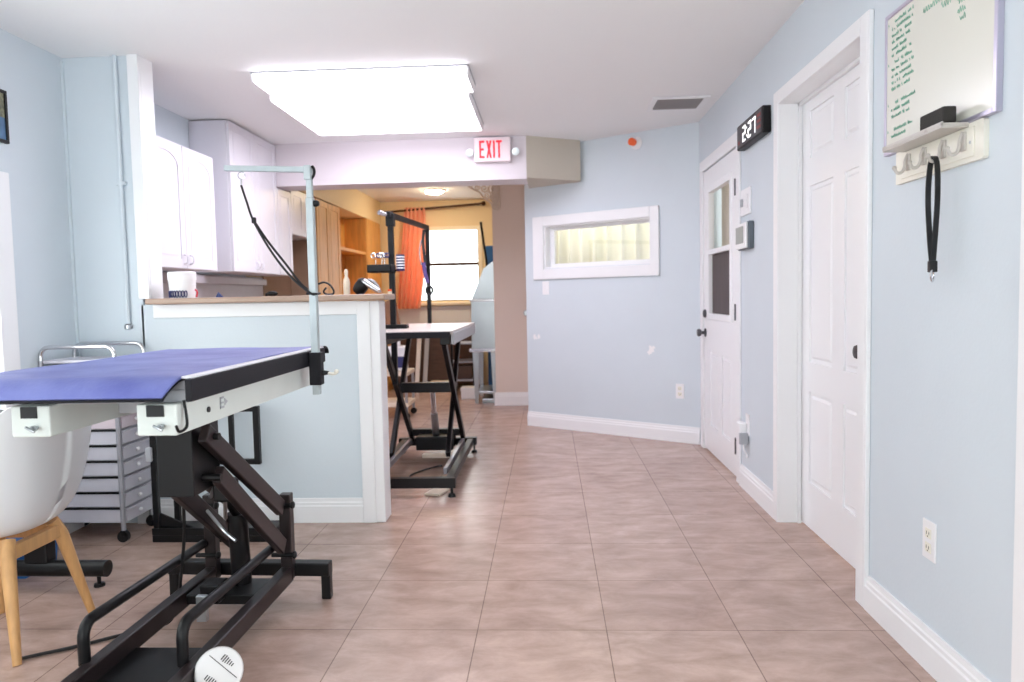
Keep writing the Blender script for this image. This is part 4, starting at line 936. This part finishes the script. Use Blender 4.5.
# ================================================================== FAR ROOM THINGS
def curt(u, v):
    xt = -1.86+.27*u; xb = -1.99+.30*u; x = xt+(xb-xt)*v
    if u > .6: x += .10*(u-.6)*math.sin(v*PI)
    return (x, WY-.11+.03*math.sin(u*5*2*PI)*(.6+.4*v), 2.345-1.32*v)
tag(MB().grid(curt, 70, 14, .004).build('curtain', 'curtain_o', None, True), 'orange curtain gathered at the left side of the far window', 'curtain')
t = thing('curtain_rod', 'dark curtain rod across the top of the far window', 'curtain rod', (-1.5, WY-.11, 2.3))
MB().cyl((-2.17, WY-.11, 2.29), (-.83, WY-.11, 2.375), .014).build('rod', 'bronze', t, True)
for x, z in ((-2.18, 2.289), (-.82, 2.376)): MB().sphere((x, WY-.11, z), .03).build('finial', 'bronze', t, True)
for x, z in ((-2.08, 2.296), (-.90, 2.37)): MB().cyl((x, WY-.11, z), (x, WY, z), .008).build('bracket', 'bronze', t, True)
# lace corner bracket
br = Vector((-.575, 7.84, 0)); m = MB()
def sw(pts, r=.012): m.tube(smoothpath([(-.50+a*1.0, 7.83, 2.345+b) for a, b in pts], 6), r, 8)
zt = 0
m.tube([(-.83, 7.83, 2.345), (-.49, 7.83, 2.345)], .009, 8); m.tube([(-.495, 7.83, 2.345), (-.495, 7.83, 2.08)], .009, 8)
def spiral(cx, cz, r0, turns, a0, sgn=1):
    n = int(18*turns); m.tube([(-.50+cx+r0*(1-k/n*.8)*math.cos(a0+sgn*2*PI*turns*k/n), 7.83, 2.345+cz+r0*(1-k/n*.8)*math.sin(a0+sgn*2*PI*turns*k/n)) for k in range(n+1)], .0075, 7)
for q in ((-.055, -.055, .05, 1.5, 2.2, 1), (-.15, -.045, .042, 1.5, .4, -1), (-.045, -.15, .042, 1.5, 1.2, 1), (-.225, -.032, .030, 1.3, .4, -1), (-.032, -.225, .030, 1.3, 1.2, 1), (-.12, -.12, .045, 1.6, 2.4, -1), (-.285, -.02, .02, 1.1, .3, 1)): spiral(*q)
sw([(-.32, -.015), (-.26, -.055), (-.20, -.085), (-.15, -.15), (-.09, -.19), (-.06, -.25), (-.01, -.275)], .009)
tag(m.build('corner_bracket', 'resin', None, True), 'carved white scroll bracket in the top corner of the far opening', 'bracket')
# stainless bathing tub
tb = thing('bathing_tub', 'stainless steel dog bathing tub partly behind the taupe wall', 'tub', (-.3, 8.3, 0))
MB().prism([(-.835, .60), (.40, .60), (.40, 1.66), (-.30, 1.66), (-.555, 1.585), (-.71, 1.475), (-.84, 1.13)], (0, 8.62, 0), XV, ZV, YV*.02).build('splash_back', 'satin', tb)
MB().prism([(8.02, .60), (8.62, .60), (8.62, 1.12), (8.02, 1.12)], (-.84, 0, 0), YV, ZV, XV*.02).build('side_panel', 'satin', tb)
MB().box(-.84, .40, 8.0, 8.02, .60, 1.12, .004).build('front_panel', 'satin', tb)
m = MB(); m.box(-.855, .41, 7.985, 8.03, 1.115, 1.14, .006); m.build('front_rim', 'chrome', tb)
MB().prism([(-.84, 1.14), (-.70, 1.475), (-.545, 1.585), (.4, 1.60), (.4, 1.14)], (0, 8.10, 0), XV, ZV, YV*.012).build('splash_guard', 'satin', tb)
m = MB(); m.box(-.87, .41, 7.975, 8.64, .565, .60, .006); m.build('base_ledge', 'chrome', tb)
for x, y in ((-.80, 8.04), (-.60, 8.04), (.35, 8.04), (-.80, 8.60), (.35, 8.60)): MB().prism([(-.035, .565), (.035, .565), (.018, 0), (-.018, 0)], (x, y-.015, 0), XV, ZV, YV*.03).build('leg', 'steel', tb)
MB().box(-.80, .37, 8.03, 8.6, .10, .13, .004).build('lower_shelf', 'steel', tb)
MB().box(-.74, .3, 8.03, 8.5, .0, .045, .004).build('foot_bar', 'satin', tb)
t = thing('mop', 'dark mop pole leaning above the stainless tub', 'mop', (-.63, 8.68, .6))
MB().cyl((-.60, 8.70, .62), (-.775, 8.72, 2.04), .014).build('pole', 'pvc', t, True)
MB().box(-.66, -.54, 8.655, 8.75, .60, .66, .008).build('mop_head', 'bluep', t)
tag(MB().box(-.75, -.55, 9.0, 9.1, 0, 1.78, .01).build('storage_bag', 'bluep'), 'blue tall pack standing behind the stainless tub', 'pack')
# dark bench and stored stuff under the window
t = thing('storage_chest', 'dark brown low storage chest under the far window', 'chest', (-1.5, 9.45, 0))
MB().box(-1.96, -.95, 9.3, 9.77, .06, .70, .006).build('body', 'brown', t)
for k in range(3): MB().box(-1.94+k*.335, -1.625+k*.335, 9.285, 9.3, .10, .66, .006).build('door', 'brown', t)
MB().box(-1.975, -.93, 9.28, 9.78, .70, .725, .005).build('top', 'brown', t)
t = thing('rack', 'dark open metal rack between the chest and the stainless tub', 'rack', (-.98, 8.9, 0))
for x, y in ((-1.16, 8.76), (-.90, 8.76), (-1.16, 9.1), (-.90, 9.1)): MB().box(x-.012, x+.012, y-.012, y+.012, 0, .80, .002).build('post', 'black', t)
for z in (.16, .38, .60): MB().box(-1.17, -.89, 8.75, 9.11, z, z+.02, .002).build('shelf', 'silver', t)
for nm, (x0, x1, y0, y1, z0, z1), mm, lb in (
    ('storage_box', (-1.14, -.93, 8.80, 9.05, .18, .34), 'brown', 'brown box on the low shelf of the dark rack'),
    ('storage_box', (-1.02, -.84, 8.36, 8.55, 0, .13), 'plate', 'white box on the floor left of the stainless tub'),
    ('storage_box', (-1.49, -1.2, 9.02, 9.25, 0, .12), 'palecream', 'pale flat box on the floor before the dark chest')):
    t = thing(nm, lb, 'box', ((x0+x1)/2, (y0+y1)/2, z0)); zz = z0+(z1-z0)*.72
    MB().box(x0+.005, x1-.005, y0+.005, y1-.005, z0, zz, .004).build('body', mm, t); MB().box(x0, x1, y0, y1, zz, z1, .004).build('lid', mm, t)
for k, (x, mm, lb) in enumerate(((-1.66, 'plate', 'white folded panel leaning on the dark chest'), (-1.56, 'channel', 'grey folded panel leaning on the dark chest'))):
    t = thing('folded_panel', lb, 'panel', (x, 9.15, 0)); MB().bar((x, 9.10, 0), (x+.03, 9.26, .70), .055, .018, .003, (0, -1, .2)).build('board', mm, t); MB().box(x+.005, x+.05, 9.225, 9.255, .66, .70, .004).build('grip', 'pvc', t)
t = thing('jug', 'white jug with a dark label on the oak shelf past the half wall end', 'jug', (-1.50, 7.2, .33))
MB().box(-1.585, -1.40, 7.12, 7.28, .46, .70, .02).build('body', 'plate', t); MB().lathe([(0, .70), (.03, .70), (.03, .76), (0, .76)], (-1.49, 7.2, 0)).build('cap', 'plate', t, True); MB().box(-1.57, -1.415, 7.116, 7.121, .49, .60).build('label_patch', 'navy', t)
t = thing('wheeled_shelf', 'pale low shelf on casters past the half wall end', 'shelf', (-1.55, 7.2, 0))
MB().box(-1.80, -1.36, 7.0, 7.4, .42, .46, .006).build('upper_shelf', 'palecream', t); MB().box(-1.80, -1.36, 7.0, 7.4, .12, .16, .006).build('lower_shelf', 'palecream', t)
for x in (-1.78, -1.38):
    for y in (7.02, 7.38):
        MB().box(x-.012, x+.012, y-.012, y+.012, .06, .46, .002).build('post', 'steel', t); MB().cyl((x, y-.012, .03), (x, y+.012, .03), .03).build('caster', 'pvc', t, True)
gt.location.x -= .011; ns.location.x -= .011
for o in bpy.data.objects:
    if '_w' in o: del o['_w']
